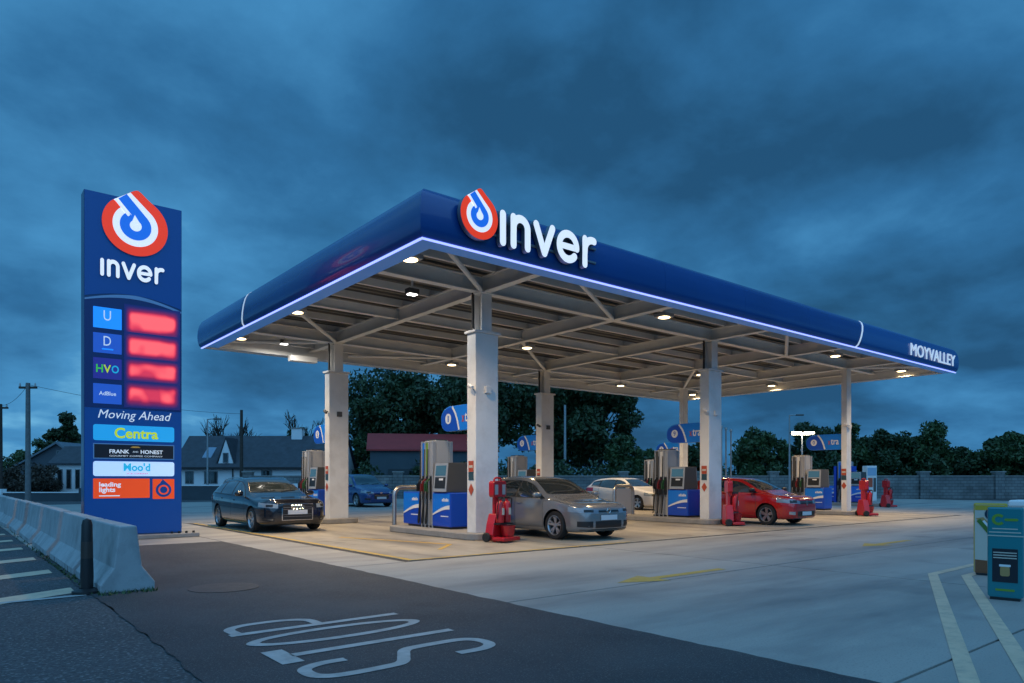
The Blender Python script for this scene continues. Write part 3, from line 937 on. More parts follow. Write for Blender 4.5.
# ================================================================== FUEL PUMPS
def pump(x, y, label, left_cab=True, frame_mat=None):
    """local y runs along the island; y=0 the end nearest the camera; both long sides carry hoses"""
    t = thing('fuel_pump', label, 'fuel pump', (x, y, 0.15), 0, 'fuel pumps')
    hw = 0.33
    c = MB().box(-hw, hw, 0.0, 0.82, 0.05, 0.90).build('cabinet', M_PBLUE, t, bevel=0.025)
    MB().box(-hw + 0.04, hw - 0.04, 0.02, 2.05 if left_cab else 1.45, 0.0, 0.05).build('plinth', M_BLACK, t)
    cabs = [(0.0, 0.82, c)]
    if left_cab:
        c2 = MB().box(-hw, hw, 1.42, 2.25, 0.05, 0.90).build('cabinet', M_PBLUE, t, bevel=0.025)
        cabs.append((1.42, 2.25, c2))
    for sx in (-1, 1):
        for (ya, yb, cc) in cabs:
            n = 8; b = MB(); lw = []
            xs = sx * (hw + 0.004)
            for k in range(n + 1):
                f = k / n; yy = yb - 0.03 - (yb - ya - 0.06) * f
                lw.append((xs, yy, 0.34 + 0.20 * math.sin(f * 1.5)))
            for k in range(n):
                b.quad(lw[k], lw[k + 1], (xs, lw[k + 1][1], 0.87), (xs, lw[k][1], 0.87))
            b.build('light_panel', M_PLBLUE, cc, fix=False)
            b = MB()
            for k in range(n):
                th0 = 0.02 + 0.03 * k / n; th1 = 0.02 + 0.03 * (k + 1) / n
                p, q = lw[k], lw[k + 1]
                b.quad((sx * (hw + 0.007), p[1], p[2] - th0), (sx * (hw + 0.007), q[1], q[2] - th1), (sx * (hw + 0.007), q[1], q[2] + th1), (sx * (hw + 0.007), p[1], p[2] + th0))
            b.build('white_swoosh', M_WHITE, cc, fix=False)
            b = MB(); ym = ya + 0.08
            for k in range(5):
                b.box(sx * (hw + 0.006) - 0.001, sx * (hw + 0.006) + 0.001, ym + 0.06 * k, ym + 0.06 * k + 0.045, 0.68, 0.74 + 0.02 * (k % 2))
            b.box(sx * (hw + 0.006) - 0.001, sx * (hw + 0.006) + 0.001, ym, ym + 0.34, 0.30, 0.325)
            b.build('printed_mark', M_WHITE, cc)
    # tower with hose columns
    y0, y1 = 0.83, 1.41
    tw = MB(); tw.prism([(-0.24, 0.0), (0.24, 0.0), (0.20, 2.22), (-0.20, 2.22)], lambda a, q, d: (a, d, q), y0 + 0.02, y1 - 0.02)
    tower = tw.build('hose_tower', M_PGREY, t, bevel=0.015)
    MB().box(-0.17, 0.17, y0 + 0.05, y1 - 0.05, 2.221, 2.25).build('tower_cap', M_PDARK, tower)
    for sx in (-1, 1):
        for k, yy in enumerate((y0 + 0.02, y0 + 0.195, y0 + 0.37, y1 - 0.04)):
            MB().box(*(sorted((sx * 0.205, sx * 0.31))), yy - 0.022, yy + 0.022, 0.0, 2.2).build('hose_column', M_PSILV, tower, bevel=0.008)
        cols = (M_LIMEST, M_PBLUE, M_BLACK)
        for k in range(3):
            ya = y0 + 0.045 + 0.178 * k
            MB().box(*(sorted((sx * 0.19, sx * 0.285))), ya + 0.004, ya + 0.125, 1.32, 2.16).build('grade_strip', ([M_PSILV, M_LIMEST, M_PLBLUE] if left_cab else [M_PSILV, M_CLAD, M_PDARK])[k], tower)
            MB().box(*(sorted((sx * 0.2, sx * 0.29))), ya + 0.004, ya + 0.125, 0.72, 1.30).build('nozzle_boot', M_BLACK, tower)
            nm = (M_GREENN, pm('maroon_nozzle', (0.16, 0.012, 0.012), 0.4), M_BLACK)[k]
            nz = MB()
            yc = ya + 0.065
            nz.tube([(sx * 0.33, yc, 1.24), (sx * 0.42, yc, 1.16), (sx * 0.43, yc, 1.02), (sx * 0.38, yc, 0.90)], [0.018, 0.032, 0.036, 0.02], 8)
            nz.box(min(sx * 0.44, sx * 0.49), max(sx * 0.44, sx * 0.49), yc - 0.02, yc + 0.02, 0.92, 1.12)
            nz.build('nozzle', nm, tower, smooth=True)
            hz = MB()
            hz.tube(dense([(sx * 0.38, yc, 0.90), (sx * 0.40, yc + 0.02, 0.55), (sx * 0.42, yc + 0.05, 0.22), (sx * 0.38, yc + 0.10, 0.10), (sx * 0.33, yc + 0.12, 0.28), (sx * 0.32, yc + 0.11, 1.2), (sx * 0.31, yc + 0.10, 2.0)], 3), 0.017, 6)
            hz.build('hose', M_RUBBER, tower, smooth=True)
    # display head, narrower at the top
    hd = MB(); hd.prism([(-0.36, 0.905), (0.36, 0.905), (0.29, 1.64), (-0.29, 1.64)], lambda a, q, d: (a, d, q), 0.14, 0.72)
    head = hd.build('display_head', M_PDARK, t, bevel=0.012)
    for sx in (-1, 1):
        def hp(yy, z, off): return (sx * (0.36 - 0.07 * (z - 0.905) / 0.735 + off), yy, z)
        for (ya, yb, za, zb_, mt_, nm, off) in ((0.14, 0.72, 0.92, 1.63, M_PSILV, 'head_frame', 0.012), (0.20, 0.66, 1.32, 1.57, M_SCREEN, 'screen', 0.017), (0.20, 0.66, 1.0, 1.28, M_BLACK, 'keypad_panel', 0.017)):
            b = MB(); v = [hp(ya, za, 0), hp(yb, za, 0), hp(yb, zb_, 0), hp(ya, zb_, 0), hp(ya, za, off), hp(yb, za, off), hp(yb, zb_, off), hp(ya, zb_, off)]
            b.add(v, [(0, 1, 2, 3), (4, 5, 6, 7), (0, 1, 5, 4), (1, 2, 6, 5), (2, 3, 7, 6), (3, 0, 4, 7)])
            b.build(nm, mt_, head)
        b = MB(); v = [hp(ya, za, 0.0185) for ya, za in ((0.30, 1.20), (0.48, 1.20), (0.48, 1.25), (0.30, 1.25))]
        b.quad(*v); b.build('price_window', M_WHITE, head, fix=False)
    if frame_mat:
        b = MB(); b.box(-0.40, 0.40, 1.44, 1.56, 0.0, 1.95); b.box(-0.40, 0.40, 0.70, 0.80, 1.66, 1.95)
        b.build('blue_surround', frame_mat, t, bevel=0.01)
    return t


pump(10.02, 14.30, 'fuel pump with two blue cabinets beside nearest white column', True)
pump(19.05, 14.05, 'fuel pump with single blue cabinet between white car and red hatchback', False)
pump(27.85, 14.05, 'fuel pump in front of the twin floodlight mast', False)
pump(10.02, 22.00, 'fuel pump right behind the dark estate car', False)
pump(19.05, 21.95, 'fuel pump whose top shows above the grey hatchback roof', False)
pump(27.85, 21.95, 'fuel pump half hidden behind the number nine blade sign', False)
pump(38.2, 17.2, 'distant fuel pump with tall blue surround right of slim column', True, M_PBLUE)


# ------------------------------------------------------------------ blade signs on the columns
def blade(x, y, label, digit, z0=2.56):
    t = thing('blade_sign', label, 'sign', (x, y, z0), 0, 'pump number blade signs')
    Lb, Hh, th = 1.45, 0.62, 0.10
    r = 0.28
    pl = [(0, 0), (0, Hh)] + arc(Lb - 0.42, Hh - r, 0.42, 90, 0, 10, r) + arc(Lb - 0.30, r * 0.9, 0.30, 0, -90, 10, r * 0.9)
    b = MB(); b.prism(pl, lambda a, c, d: (d, a, c), -th / 2, th / 2)
    body = b.build('sign_body', M_PLBLUE, t, bevel=0.012)
    MB().box(-0.03, 0.03, -0.06, 0.0, 0.1, 0.5).build('bracket', M_PGREY, t)
    for sx in (-1, 1):
        fn = lambda a, c, d: (sx * (th / 2 + d), a, c)
        # dark rounded end and white line
        dk = [(0.92, Hh - 0.02)] + arc(Lb - 0.42, Hh - r - 0.02, 0.40, 90, 0, 10, r - 0.02) + arc(Lb - 0.30, r * 0.9, 0.28, 0, -90, 10, r * 0.9 - 0.02) + [(0.66, 0.016), (0.70, 0.2), (0.80, 0.42)]
        b = MB(); b.prism(dk, fn, 0.0, 0.003); b.build('dark_end', M_PBLUE, body)
        wl = dense([(0.66, 0.02), (0.72, 0.22), (0.81, 0.42), (0.95, 0.60)])
        b = MB(); b.prism(stroke(wl, 0.06, None), fn, 0.0035, 0.006); b.build('white_line', M_WHITE, body)
        b = MB(); b.prism(arc(1.12, 0.31, 0.13, 0, 360, 24)[:-1], fn, 0.004, 0.007); disc = b.build('number_disc', M_WHITE, body)
        if sx == -1:
            # seen from the lane the writing runs towards the column
            fm = lambda a, c, d: (-(th / 2 + d), 1.4 - a, c)
            dw_ = 0.022 if digit == '1' else 0.045
            text_obj(digit, 'number', M_PBLUE, body, fm, 0.28 - dw_, 0.235, 0.28 + dw_, 0.385, depth=0.009, bold=0.01)
            for k_, (ch, aa, ab) in enumerate((('x', 0.86, 0.97), ('tra', 0.985, 1.30))):
                text_obj(ch, 'sign_text', M_SIGNO if k_ == 0 else M_WHITE, body, fm, aa, 0.20, ab, 0.36 if k_ == 0 else 0.42, depth=0.007, bold=0.01)
        else:
            fp = lambda a, c, d: ((th / 2 + d), a, c)
            text_obj(digit, 'number', M_PBLUE, body, fp, 1.12 - (0.022 if digit == '1' else 0.045), 0.235, 1.12 + (0.022 if digit == '1' else 0.045), 0.385, depth=0.009, bold=0.01)
            for k_, (ch, aa, ab) in enumerate((('x', 0.12, 0.23), ('tra', 0.245, 0.56))):
                text_obj(ch, 'sign_text', M_SIGNO if k_ == 0 else M_WHITE, body, fp, aa, 0.20, ab, 0.36 if k_ == 0 else 0.42, depth=0.007, bold=0.01)


BL = [('blue blade sign numbered one on the nearest column', '1'), ('blue blade sign numbered nine on the middle front column', '9'), ('blue blade sign beside the slim right column, under the floodlights', '0')]
BR = [('blue blade sign on left rear column behind the estate car', '3'), ('blue blade sign on rear column above the grey hatchback', '5'), ('lower blue blade sign behind the number nine sign', '7')]
for i, x in enumerate(COLX):
    off = 0.0
    hw_ = 0.17 if i < 2 else 0.11
    blade(x + off, ROWY[0] + hw_ + 0.06, BL[i][0], BL[i][1])
    blade(x + off, ROWY[1] + hw_ + 0.06, BR[i][0], BR[i][1])


# ------------------------------------------------------------------ hoops at the island ends
def hoop(x, y, label, plate):
    t = thing('hoop_barrier', label, 'hoop barrier', (x, y, 0.0), 0, 'steel hoops at island ends')
    w, h, r = 0.98, 1.16, 0.22
    pts = [(-w / 2, 0, 0.0)] + [(-w / 2 + r - r * math.cos(R(a)), 0, h - r + r * math.sin(R(a))) for a in range(0, 91, 15)] + \
          [(w / 2 - r + r * math.sin(R(a)), 0, h - r + r * math.cos(R(a))) for a in range(0, 91, 15)] + [(w / 2, 0, 0.0)]
    MB().tube(pts, 0.06, 12).build('hoop_tube', M_GREYM, t, smooth=True)
    for s in (-1, 1):
        MB().lathe([(0.0, 0.012), (0.11, 0.012), (0.11, 0.0), (0.0, 0.0)], (s * w / 2, 0, 0.002), 'z', 16).build('base_flange', M_GREYM, t)
    if plate: MB().box(-w / 2 + 0.1, w / 2 - 0.1, -0.015, 0.015, 0.16, h - 0.1).build('infill_plate', M_PGREY, t)


hoop(10.12, 16.92, 'bare brushed steel hoop at the left end of nearest pump island', False)
hoop(18.85, 16.92, 'steel hoop with grey infill plate between grey and white cars', True)
hoop(27.75, 16.92, 'steel hoop behind the fuel pump at slim column', True)


# ------------------------------------------------------------------ fire trolleys
def trolley(x, y, rz, label, exlabel):
    t = thing('fire_trolley', label, 'fire trolley', (x, y, 0.0), rz, 'red fire point trolleys')
    # local: faces -y
    b = MB(); b.prism([(-0.20, 0.02), (0.20, 0.02), (0.30, 0.16), (0.24, 0.40), (0.16, 0.62), (-0.16, 0.62), (-0.24, 0.40), (-0.30, 0.16)], lambda a, q, d: (a, d, q), -0.02, 0.20)
    b.build('base_body', M_FIRE, t, bevel=0.02)
    b = MB(); b.prism([(-0.30, -0.34), (0.30, -0.34), (0.28, 0.02), (-0.28, 0.02)], lambda a, q, d: (a, q, d), 0.03, 0.12)
    b.build('front_tray', M_FIRE, t, bevel=0.025)
    MB().lathe([(0.0, 0.13), (0.13, 0.13), (0.17, 0.36), (0.155, 0.36), (0.12, 0.16), (0.0, 0.16)], (0.06, -0.17, 0), 'z', 18).build('bucket', M_FIRE, t, smooth=True)
    b = MB(); b.box(-0.13, 0.13, 0.05, 0.12, 0.60, 1.02)
    b.build('mast', M_FIRE, t, bevel=0.01)
    hd = MB(); hd.prism([(p[0], p[1] + 1.16) for p in rbox(0.46, 0.36, 0.06)], lambda a, q, d: (a, d, q), 0.0, 0.14)
    head = hd.build('head_panel', M_FIRE, t, bevel=0.015)
    hnd = [(-0.13, 0.07, 1.33), (-0.11, 0.07, 1.39), (0, 0.07, 1.41), (0.11, 0.07, 1.39), (0.13, 0.07, 1.33)]
    MB().tube(dense(hnd, 3), 0.022, 8).build('handle', M_FIRE, t, smooth=True)
    for s in (-1, 1):
        MB().box(s * 0.13 - 0.055, s * 0.13 + 0.055, -0.008, -0.001, 1.04, 1.26).build('notice_window', M_PSILV, head)
        MB().lathe([(0.0, -0.03), (0.09, -0.03), (0.105, -0.015), (0.105, 0.015), (0.09, 0.03), (0.0, 0.03)], (s * 0.31, 0.14, 0.107), 'x', 18).build('wheel', M_RUBBER, t, smooth=True)
        ex = thing('fire_extinguisher', exlabel % ('left' if s < 0 else 'right'), 'extinguisher', (x + (s * 0.12) * math.cos(rz) + 0.09 * math.sin(rz), y + (s * 0.12) * math.sin(rz) - 0.09 * math.cos(rz), 0.42), rz, 'extinguishers on the fire trolleys')
        MB().lathe([(0.0, 0.0), (0.085, 0.01), (0.09, 0.05), (0.09, 0.40), (0.07, 0.46), (0.03, 0.49), (0.03, 0.53), (0, 0.53)], (0, 0, 0), 'z', 18).build('cylinder_body', M_FIRE, ex, smooth=50)
        MB().box(-0.035, 0.035, -0.096, -0.08, 0.18, 0.33).build('paper_label', M_CREAM, ex)
        MB().box(-0.02, 0.02, -0.09, 0.05, 0.531, 0.575).build('lever', M_BLACK, ex, bevel=0.006)
        MB().tube(dense([(0, -0.07, 0.55), (s * 0.10, -0.06, 0.52), (s * 0.13, -0.02, 0.3), (s * 0.10, 0, 0.1)], 3), 0.012, 6).build('hose', M_RUBBER, ex, smooth=True)
    MB().box(-0.24, 0.24, -0.17, 0.0, 0.39, 0.418).build('shelf', M_BLACK, t)


TR = R(-28)
trolley(9.62, 12.25, R(14), 'red fire trolley beside the grey hatchback', '%s red extinguisher on the trolley beside the grey hatchback')
trolley(18.35, 12.22, R(48), 'red fire trolley in front of the red hatchback', '%s red extinguisher on the trolley in front of red hatchback')
trolley(27.15, 12.25, R(52), 'red fire trolley at the foot of slim right column', '%s red extinguisher on the trolley by slim right column')
trolley(36.7, 15.5, R(55), 'farthest red fire trolley, alone near the block wall', '%s red extinguisher on the farthest trolley')

# ================================================================== TOTEM
TY = 18.08
tot = thing('price_totem', 'tall blue totem price sign with red price displays', 'totem sign', (3.55, TY + 0.2, 0))


def tp(px, py):
    x, z = on_y(px, py, TY); return x - 3.55, z


tx0, tx1, tz1 = 2.50 - 3.55, 4.52 - 3.55, 7.80
MB().box(tx0, tx1, -0.2, 0.2, 0.10, tz1).build('sign_body', [M_SIDE], tot, bevel=0.01)
tf = lambda a, c, d: (a, -0.2 - 0.001 - d, c)


def tpanel(pa, pb, name, mat, d0=0.012, d1=0.022, r=0.03, parent=None):
    """flat panel from pixel corners"""
    a0, zt = tp(*pa); a1, _ = tp(pb[0], pa[1]); _, zb_ = tp(pb[0], pb[1])
    am = (a0 + a1) / 2
    zt = (tp(*pa)[1] + tp(*pa)[1]) / 2
    zb_ = tp(pa[0], pb[1])[1]
    w, h = a1 - a0, zt - zb_
    b = MB(); b.prism([(p[0] + am, p[1] + (zt + zb_) / 2) for p in rbox(w, h, r)], tf, d0, d1)
    return b.build(name, mat, parent or tot), (a0, a1, zb_, zt)


# face panels above and below the arc
zarc = tp(88, 300)[1]
n = 20
arcp = []
for k in range(n + 1):
    f = k / n; a = tx0 + 0.012 + (tx1 - tx0 - 0.024) * f
    arcp.append((a, zarc + 0.24 * math.sin(math.pi * (0.12 + 0.80 * f)) - 0.08))
b = MB(); b.prism([(tx0 + 0.012, tz1 - 0.012)] + [(a, c + 0.09) for a, c in arcp] + [(tx1 - 0.012, tz1 - 0.012)], tf, 0.0, 0.012); b.build('upper_face', M_NAVYP, tot)
b = MB(); b.prism(arcp + [(a, c + 0.086 - 0.05 * abs(a - 0.0)) for a, c in reversed(arcp)], tf, 0.0, 0.014); b.build('arc_band', M_ARCB, tot)
b = MB(); b.prism([(tx0 + 0.012, 2.98)] + [(a, c - 0.004) for a, c in arcp] + [(tx1 - 0.012, 2.98)], tf, 0.0, 0.010); b.build('price_face', M_NAVYD, tot)
MB().box(tx0 + 0.012, tx1 - 0.012, -0.212, -0.2015, 0.13, 2.975).build('lower_face', M_NAVYP, tot)
ex_, ez_ = tp(135, 227)
emblem(tot, lambda a, c, d: (a, -0.213 - d, c), ex_, ez_, 0.68, base=0.06)
la, lz = tp(99.5, 276)
brand_letters(tot, lambda a, c, d: (a, -0.213 - d, c), la, lz + 0.0, 0.40, 1.33, 0.05, M_LWHITE)
# price rows
rows = [(306, 327, M_ICON, 'U'), (332, 352, M_ICON2, 'D'), (357, 378, M_ICON3, 'HVO'), (383, 403, M_ICON2, 'AdBlue')]
for (ya, yb, mt_, txt) in rows:
    o, (a0, a1, z0, z1) = tpanel((93, ya), (121.5, yb), 'grade_tile', mt_, 0.011, 0.018, 0.01)
    f2 = lambda a, c, d: (a, -0.2195 - d, c)
    w, h = a1 - a0, z1 - z0
    if len(txt) == 1: text_obj(txt, 'tile_text', M_LWHITE2, o, f2, a0 + w * 0.36, z0 + h * 0.38, a0 + w * 0.62, z0 + h * 0.86, bold=0.0)
    elif txt == 'HVO':
        text_obj('H', 'tile_text', M_GREENP, o, f2, a0 + w * 0.10, z0 + h * 0.30, a0 + w * 0.34, z0 + h * 0.68, bold=0.02)
        text_obj('V', 'tile_text', M_LIME, o, f2, a0 + w * 0.36, z0 + h * 0.30, a0 + w * 0.62, z0 + h * 0.68, bold=0.02)
        text_obj('O', 'tile_text', M_TEALP, o, f2, a0 + w * 0.64, z0 + h * 0.30, a0 + w * 0.90, z0 + h * 0.68, bold=0.02)
    else: text_obj(txt, 'tile_text', M_LWHITE2, o, f2, a0 + w * 0.2, z0 + h * 0.42, a0 + w * 0.80, z0 + h * 0.62, bold=0.01)
    if len(txt) == 1:
        MB().box(a0 + w * 0.3, a0 + w * 0.7, -0.223, -0.2215, z0 + h * 0.17, z0 + h * 0.24).build('tile_text', M_ICON, o)
for (ya, yb) in ((303, 338), (330.5, 361.5), (356, 384.5), (379.5, 409.5)):
    a0, z1 = tp(124, ya); a1, z0 = tp(180.0, yb)
    z1 = tp(124, ya)[1]; z0 = tp(124, yb)[1]
    a1 = min(a1, tx1 - 0.02)
    MB().box(a0, a1, -0.2200 - 0.0004 * ya / 100, -0.2115, z0 + 0.05, z1 - 0.02).build('price_display', M_PRICE, tot)
f3 = lambda a, c, d: (a, -0.2125 - d, c)
a0, z0 = tp(97, 419); a1, _ = tp(171, 419)
text_obj('Moving Ahead', 'slogan', M_LWHITE2, tot, f3, a0, z0 - 0.03, a1 - 0.06, z0 + 0.22, shear=0.25)
f4 = lambda a, c, d: (a, -0.2225 - d, c)
o, (a0, a1, z0, z1) = tpanel((93, 424), (174, 440), 'shop_panel', M_CYANP, r=0.05)
w, h = a1 - a0, z1 - z0
text_obj('Centra', 'shop_text', M_LIME, o, f4, a0 + w * 0.25, z0 + h * 0.16, a0 + w * 0.79, z0 + h * 0.84, bold=0.025)
o, (a0, a1, z0, z1) = tpanel((93, 443), (174, 458.5), 'coffee_panel', M_ARCB, 0.012, 0.018, 0.01)
w, h = a1 - a0, z1 - z0
MB().box(a0 + 0.02, a1 - 0.02, -0.2225, -0.2195, z0 + 0.02, z1 - 0.02).build('black_field', M_BLKP, o)
f4b = lambda a, c, d: (a, -0.2230 - d, c)
text_obj('FRANK', 'shop_text', M_LWHITE2, o, f4b, a0 + w * 0.19, z0 + h * 0.36, a0 + w * 0.43, z0 + h * 0.62, bold=0.02)
text_obj('AND', 'shop_text', M_LWHITE2, o, f4b, a0 + w * 0.47, z0 + h * 0.43, a0 + w * 0.54, z0 + h * 0.54)
text_obj('HONEST', 'shop_text', M_LWHITE2, o, f4b, a0 + w * 0.57, z0 + h * 0.36, a0 + w * 0.85, z0 + h * 0.62, bold=0.02)
text_obj('GOURMET COFFEE COMPANY', 'shop_text', M_LWHITE2, o, f4b, a0 + w * 0.19, z0 + h * 0.15, a0 + w * 0.85, z0 + h * 0.25)
b = MB(); b.prism([(a0 + w * 0.44, z0 + h * 0.76), (a0 + w * 0.50, z0 + h * 0.74), (a0 + w * 0.57, z0 + h * 0.76), (a0 + w * 0.54, z0 + h * 0.85), (a0 + w * 0.47, z0 + h * 0.85)], f4b, 0.0, 0.003); b.build('gold_crest', M_GOLD, o)
o, (a0, a1, z0, z1) = tpanel((93, 461), (174, 476), 'shop_panel', M_PALEB, r=0.05)
w, h = a1 - a0, z1 - z0
text_obj("Moo'd", 'shop_text', M_TEALP, o, f4, a0 + w * 0.36, z0 + h * 0.34, a0 + w * 0.69, z0 + h * 0.90, bold=0.03)
text_obj('ICE CREAM', 'shop_text', M_PINK, o, f4, a0 + w * 0.40, z0 + h * 0.13, a0 + w * 0.66, z0 + h * 0.22)
o, (a0, a1, z0, z1) = tpanel((93, 478.5), (149.5, 498.5), 'slogan_panel', M_ORANGE, r=0.01)
w, h = a1 - a0, z1 - z0
text_obj('leading', 'shop_text', M_LWHITE2, o, f4, a0 + w * 0.10, z0 + h * 0.52, a0 + w * 0.48, z0 + h * 0.82, bold=0.03)
text_obj('lights', 'shop_text', M_LWHITE2, o, f4, a0 + w * 0.10, z0 + h * 0.24, a0 + w * 0.38, z0 + h * 0.56, bold=0.03)
MB().box(a0 + w * 0.10, a0 + w * 0.46, -0.2235, -0.2222, z0 + h * 0.10, z0 + h * 0.15).build('shop_text', M_LWHITE2, o)
o, (a0, a1, z0, z1) = tpanel((152.5, 479), (174, 499), 'emblem_panel', M_ORANGE, r=0.01)
ca, cz = (a0 + a1) / 2, (z0 + z1) / 2 - 0.02
ring_o = [(-0.02, 0.25)] + arc(0, 0, 0.17, 120, 400, 30); ring_i = arc(0, 0, 0.115, 0, 360, 24)[:-1]
b = MB(); b.prism([(ca + p, cz + q) for p, q in ring_o], f4, 0.0, 0.003); r1 = b.build('navy_ring', M_NAVYP, o)
b = MB(); b.prism([(ca + p, cz + q) for p, q in ring_i], f4, 0.0035, 0.005); b.build('orange_disc', M_ORANGE, o)
b = MB(); b.prism([(ca + p * 0.7, cz + q * 0.7) for p, q in ring_i], f4, 0.0055, 0.007); b.build('navy_disc', M_NAVYP, o)
MB().box(tx0 - 0.12, tx1 + 0.35, -0.42, 0.42, 0.002, 0.10).build('plinth', M_KERB, tot, bevel=0.015)
for k in range(4):
    MB().lathe([(0, 0.05), (0.03, 0.05), (0.03, 0.0), (0, 0.0)], (tx1 - 0.25 + 0.16 * k, -0.34, 0.101), 'z', 8).build('bolt', M_BLACK, tot)

# ================================================================== BARRIERS AND BOLLARD
JP = [(-0.30, 0.0), (0.30, 0.0), (0.30, 0.10), (0.155, 0.30), (0.095, 0.80), (-0.095, 0.80), (-0.155, 0.30), (-0.30, 0.10)]
jb = MB(); jb.prism(JP, lambda a, c, d: (a, d, c), 0.05, 2.82)
jproto = None
names = ['nearest', 'second', 'third', 'fourth', 'fifth', 'sixth', 'seventh', 'eighth', 'ninth', 'tenth']
for k in range(10):
    y = 9.58 if k == 0 else 11.70 + 3.2 * (k - 1)
    lab = ['nearest concrete barrier, its end standing behind the black bollard', 'second concrete barrier from the black bollard', 'third concrete barrier from the black bollard',
           'fourth concrete barrier from the black bollard', 'fifth concrete barrier from the black bollard', 'sixth concrete barrier from the black bollard', 'seventh concrete barrier from the black bollard',
           'eighth concrete barrier from the black bollard', 'ninth concrete barrier from the black bollard', 'farthest concrete barrier of the row'][k]
    if k == 0:
        b0_ = MB(); b0_.prism(JP, lambda a, c, d: (a, d, c), 0.02, 1.90)
        o = b0_.build('concrete_barrier', M_BARR, bevel=0.018)
    elif jproto is None:
        o = jproto = jb.build('concrete_barrier', M_BARR, bevel=0.018)
    else:
        o = jproto.copy(); COL.objects.link(o)
    o.location = (1.80 + random.uniform(-0.02, 0.02), y, 0.002); o.rotation_euler = (0, 0, random.uniform(-0.006, 0.006))
    o.rotation_euler.z = random.uniform(-0.014, 0.014)
    tag(o, lab, 'barrier', 'concrete barriers along the road')
    # lifting slots on the road side foot
    for s in (0.5, 1.3 if k == 0 else 2.1):
        if k < 5:
            q = MB(); q.box(-0.302, -0.27, s, s + 0.05, 0.0, 0.09); q.build('drain_slot', M_BLACK, o)
bo = thing('bollard', 'slim black flexible bollard standing in front of the nearest barrier', 'bollard', (1.39, 9.82, 0.0))
MB().lathe([(0, 0.0), (0.16, 0.0), (0.16, 0.03), (0.085, 0.06), (0.085, 0.0), (0, 0)], (0, 0, 0.001), 'z', 20).build('base', M_BLACK, bo, smooth=True)
MB().lathe([(0.066, 0.03), (0.072, 0.2), (0.064, 0.5), (0.060, 0.82), (0.045, 0.88), (0.0, 0.90)], (0, 0, 0), 'z', 20).build('post', M_BLACK, bo, smooth=True)
MB().lathe([(0.0675, 0.42), (0.0645, 0.62)], (0, 0, 0), 'z', 20).build('reflective_band', pm('band_grey', (0.05, 0.035, 0.028), 0.3), bo, smooth=True)

# weeds along the barrier feet
wv = MB()
rw = random.Random(3)
for k in range(260):
    y = 9.5 + abs(rw.gauss(0, 1)) * 5; x = 1.46 + rw.uniform(-0.06, 0.03)
    if rw.random() < 0.25: x, y = 1.48 + rw.random() * 0.6, 9.50 + rw.uniform(-0.1, 0.05)
    h = rw.uniform(0.02, 0.07); a = rw.uniform(0, 6.28); dx, dy = math.cos(a) * 0.012, math.sin(a) * 0.012
    lx, ly = rw.uniform(-0.04, 0.04), rw.uniform(-0.04, 0.04)
    wv.add([(x - dx, y - dy, 0.0), (x + dx, y + dy, 0.0), (x + lx, y + ly, h)], [(0, 1, 2)])
tag(wv.build('weeds', M_LEAF2, fix=False), 'small weeds growing along the barrier feet', 'weeds', kind='stuff')

# ================================================================== CARS
def mono(pts):
    """monotone cubic through (x, value) points"""
    P = sorted(pts); xs = np.array([p[0] for p in P]); ys = np.array([p[1] for p in P], float)
    h = np.diff(xs); d = np.diff(ys) / h; m = np.zeros(len(xs))
    m[0], m[-1] = d[0], d[-1]
    for i in range(1, len(xs) - 1):
        if d[i - 1] * d[i] > 0:
            w1, w2 = 2 * h[i] + h[i - 1], h[i] + 2 * h[i - 1]
            m[i] = (w1 + w2) / (w1 / d[i - 1] + w2 / d[i])

    def f(x):
        x = min(max(x, xs[0]), xs[-1]); i = min(int(np.searchsorted(xs, x, 'right')) - 1, len(h) - 1)
        t = (x - xs[i]) / h[i]
        return float((1 + 2 * t) * (1 - t) ** 2 * ys[i] + t * (1 - t) ** 2 * h[i] * m[i] + t * t * (3 - 2 * t) * ys[i + 1] + t * t * (t - 1) * h[i] * m[i + 1])
    return f


def car_paint(name, col, rough=0.3, metal=0.0, coat=1.0):
    return pm(name, col, rough, metal, coat=coat)


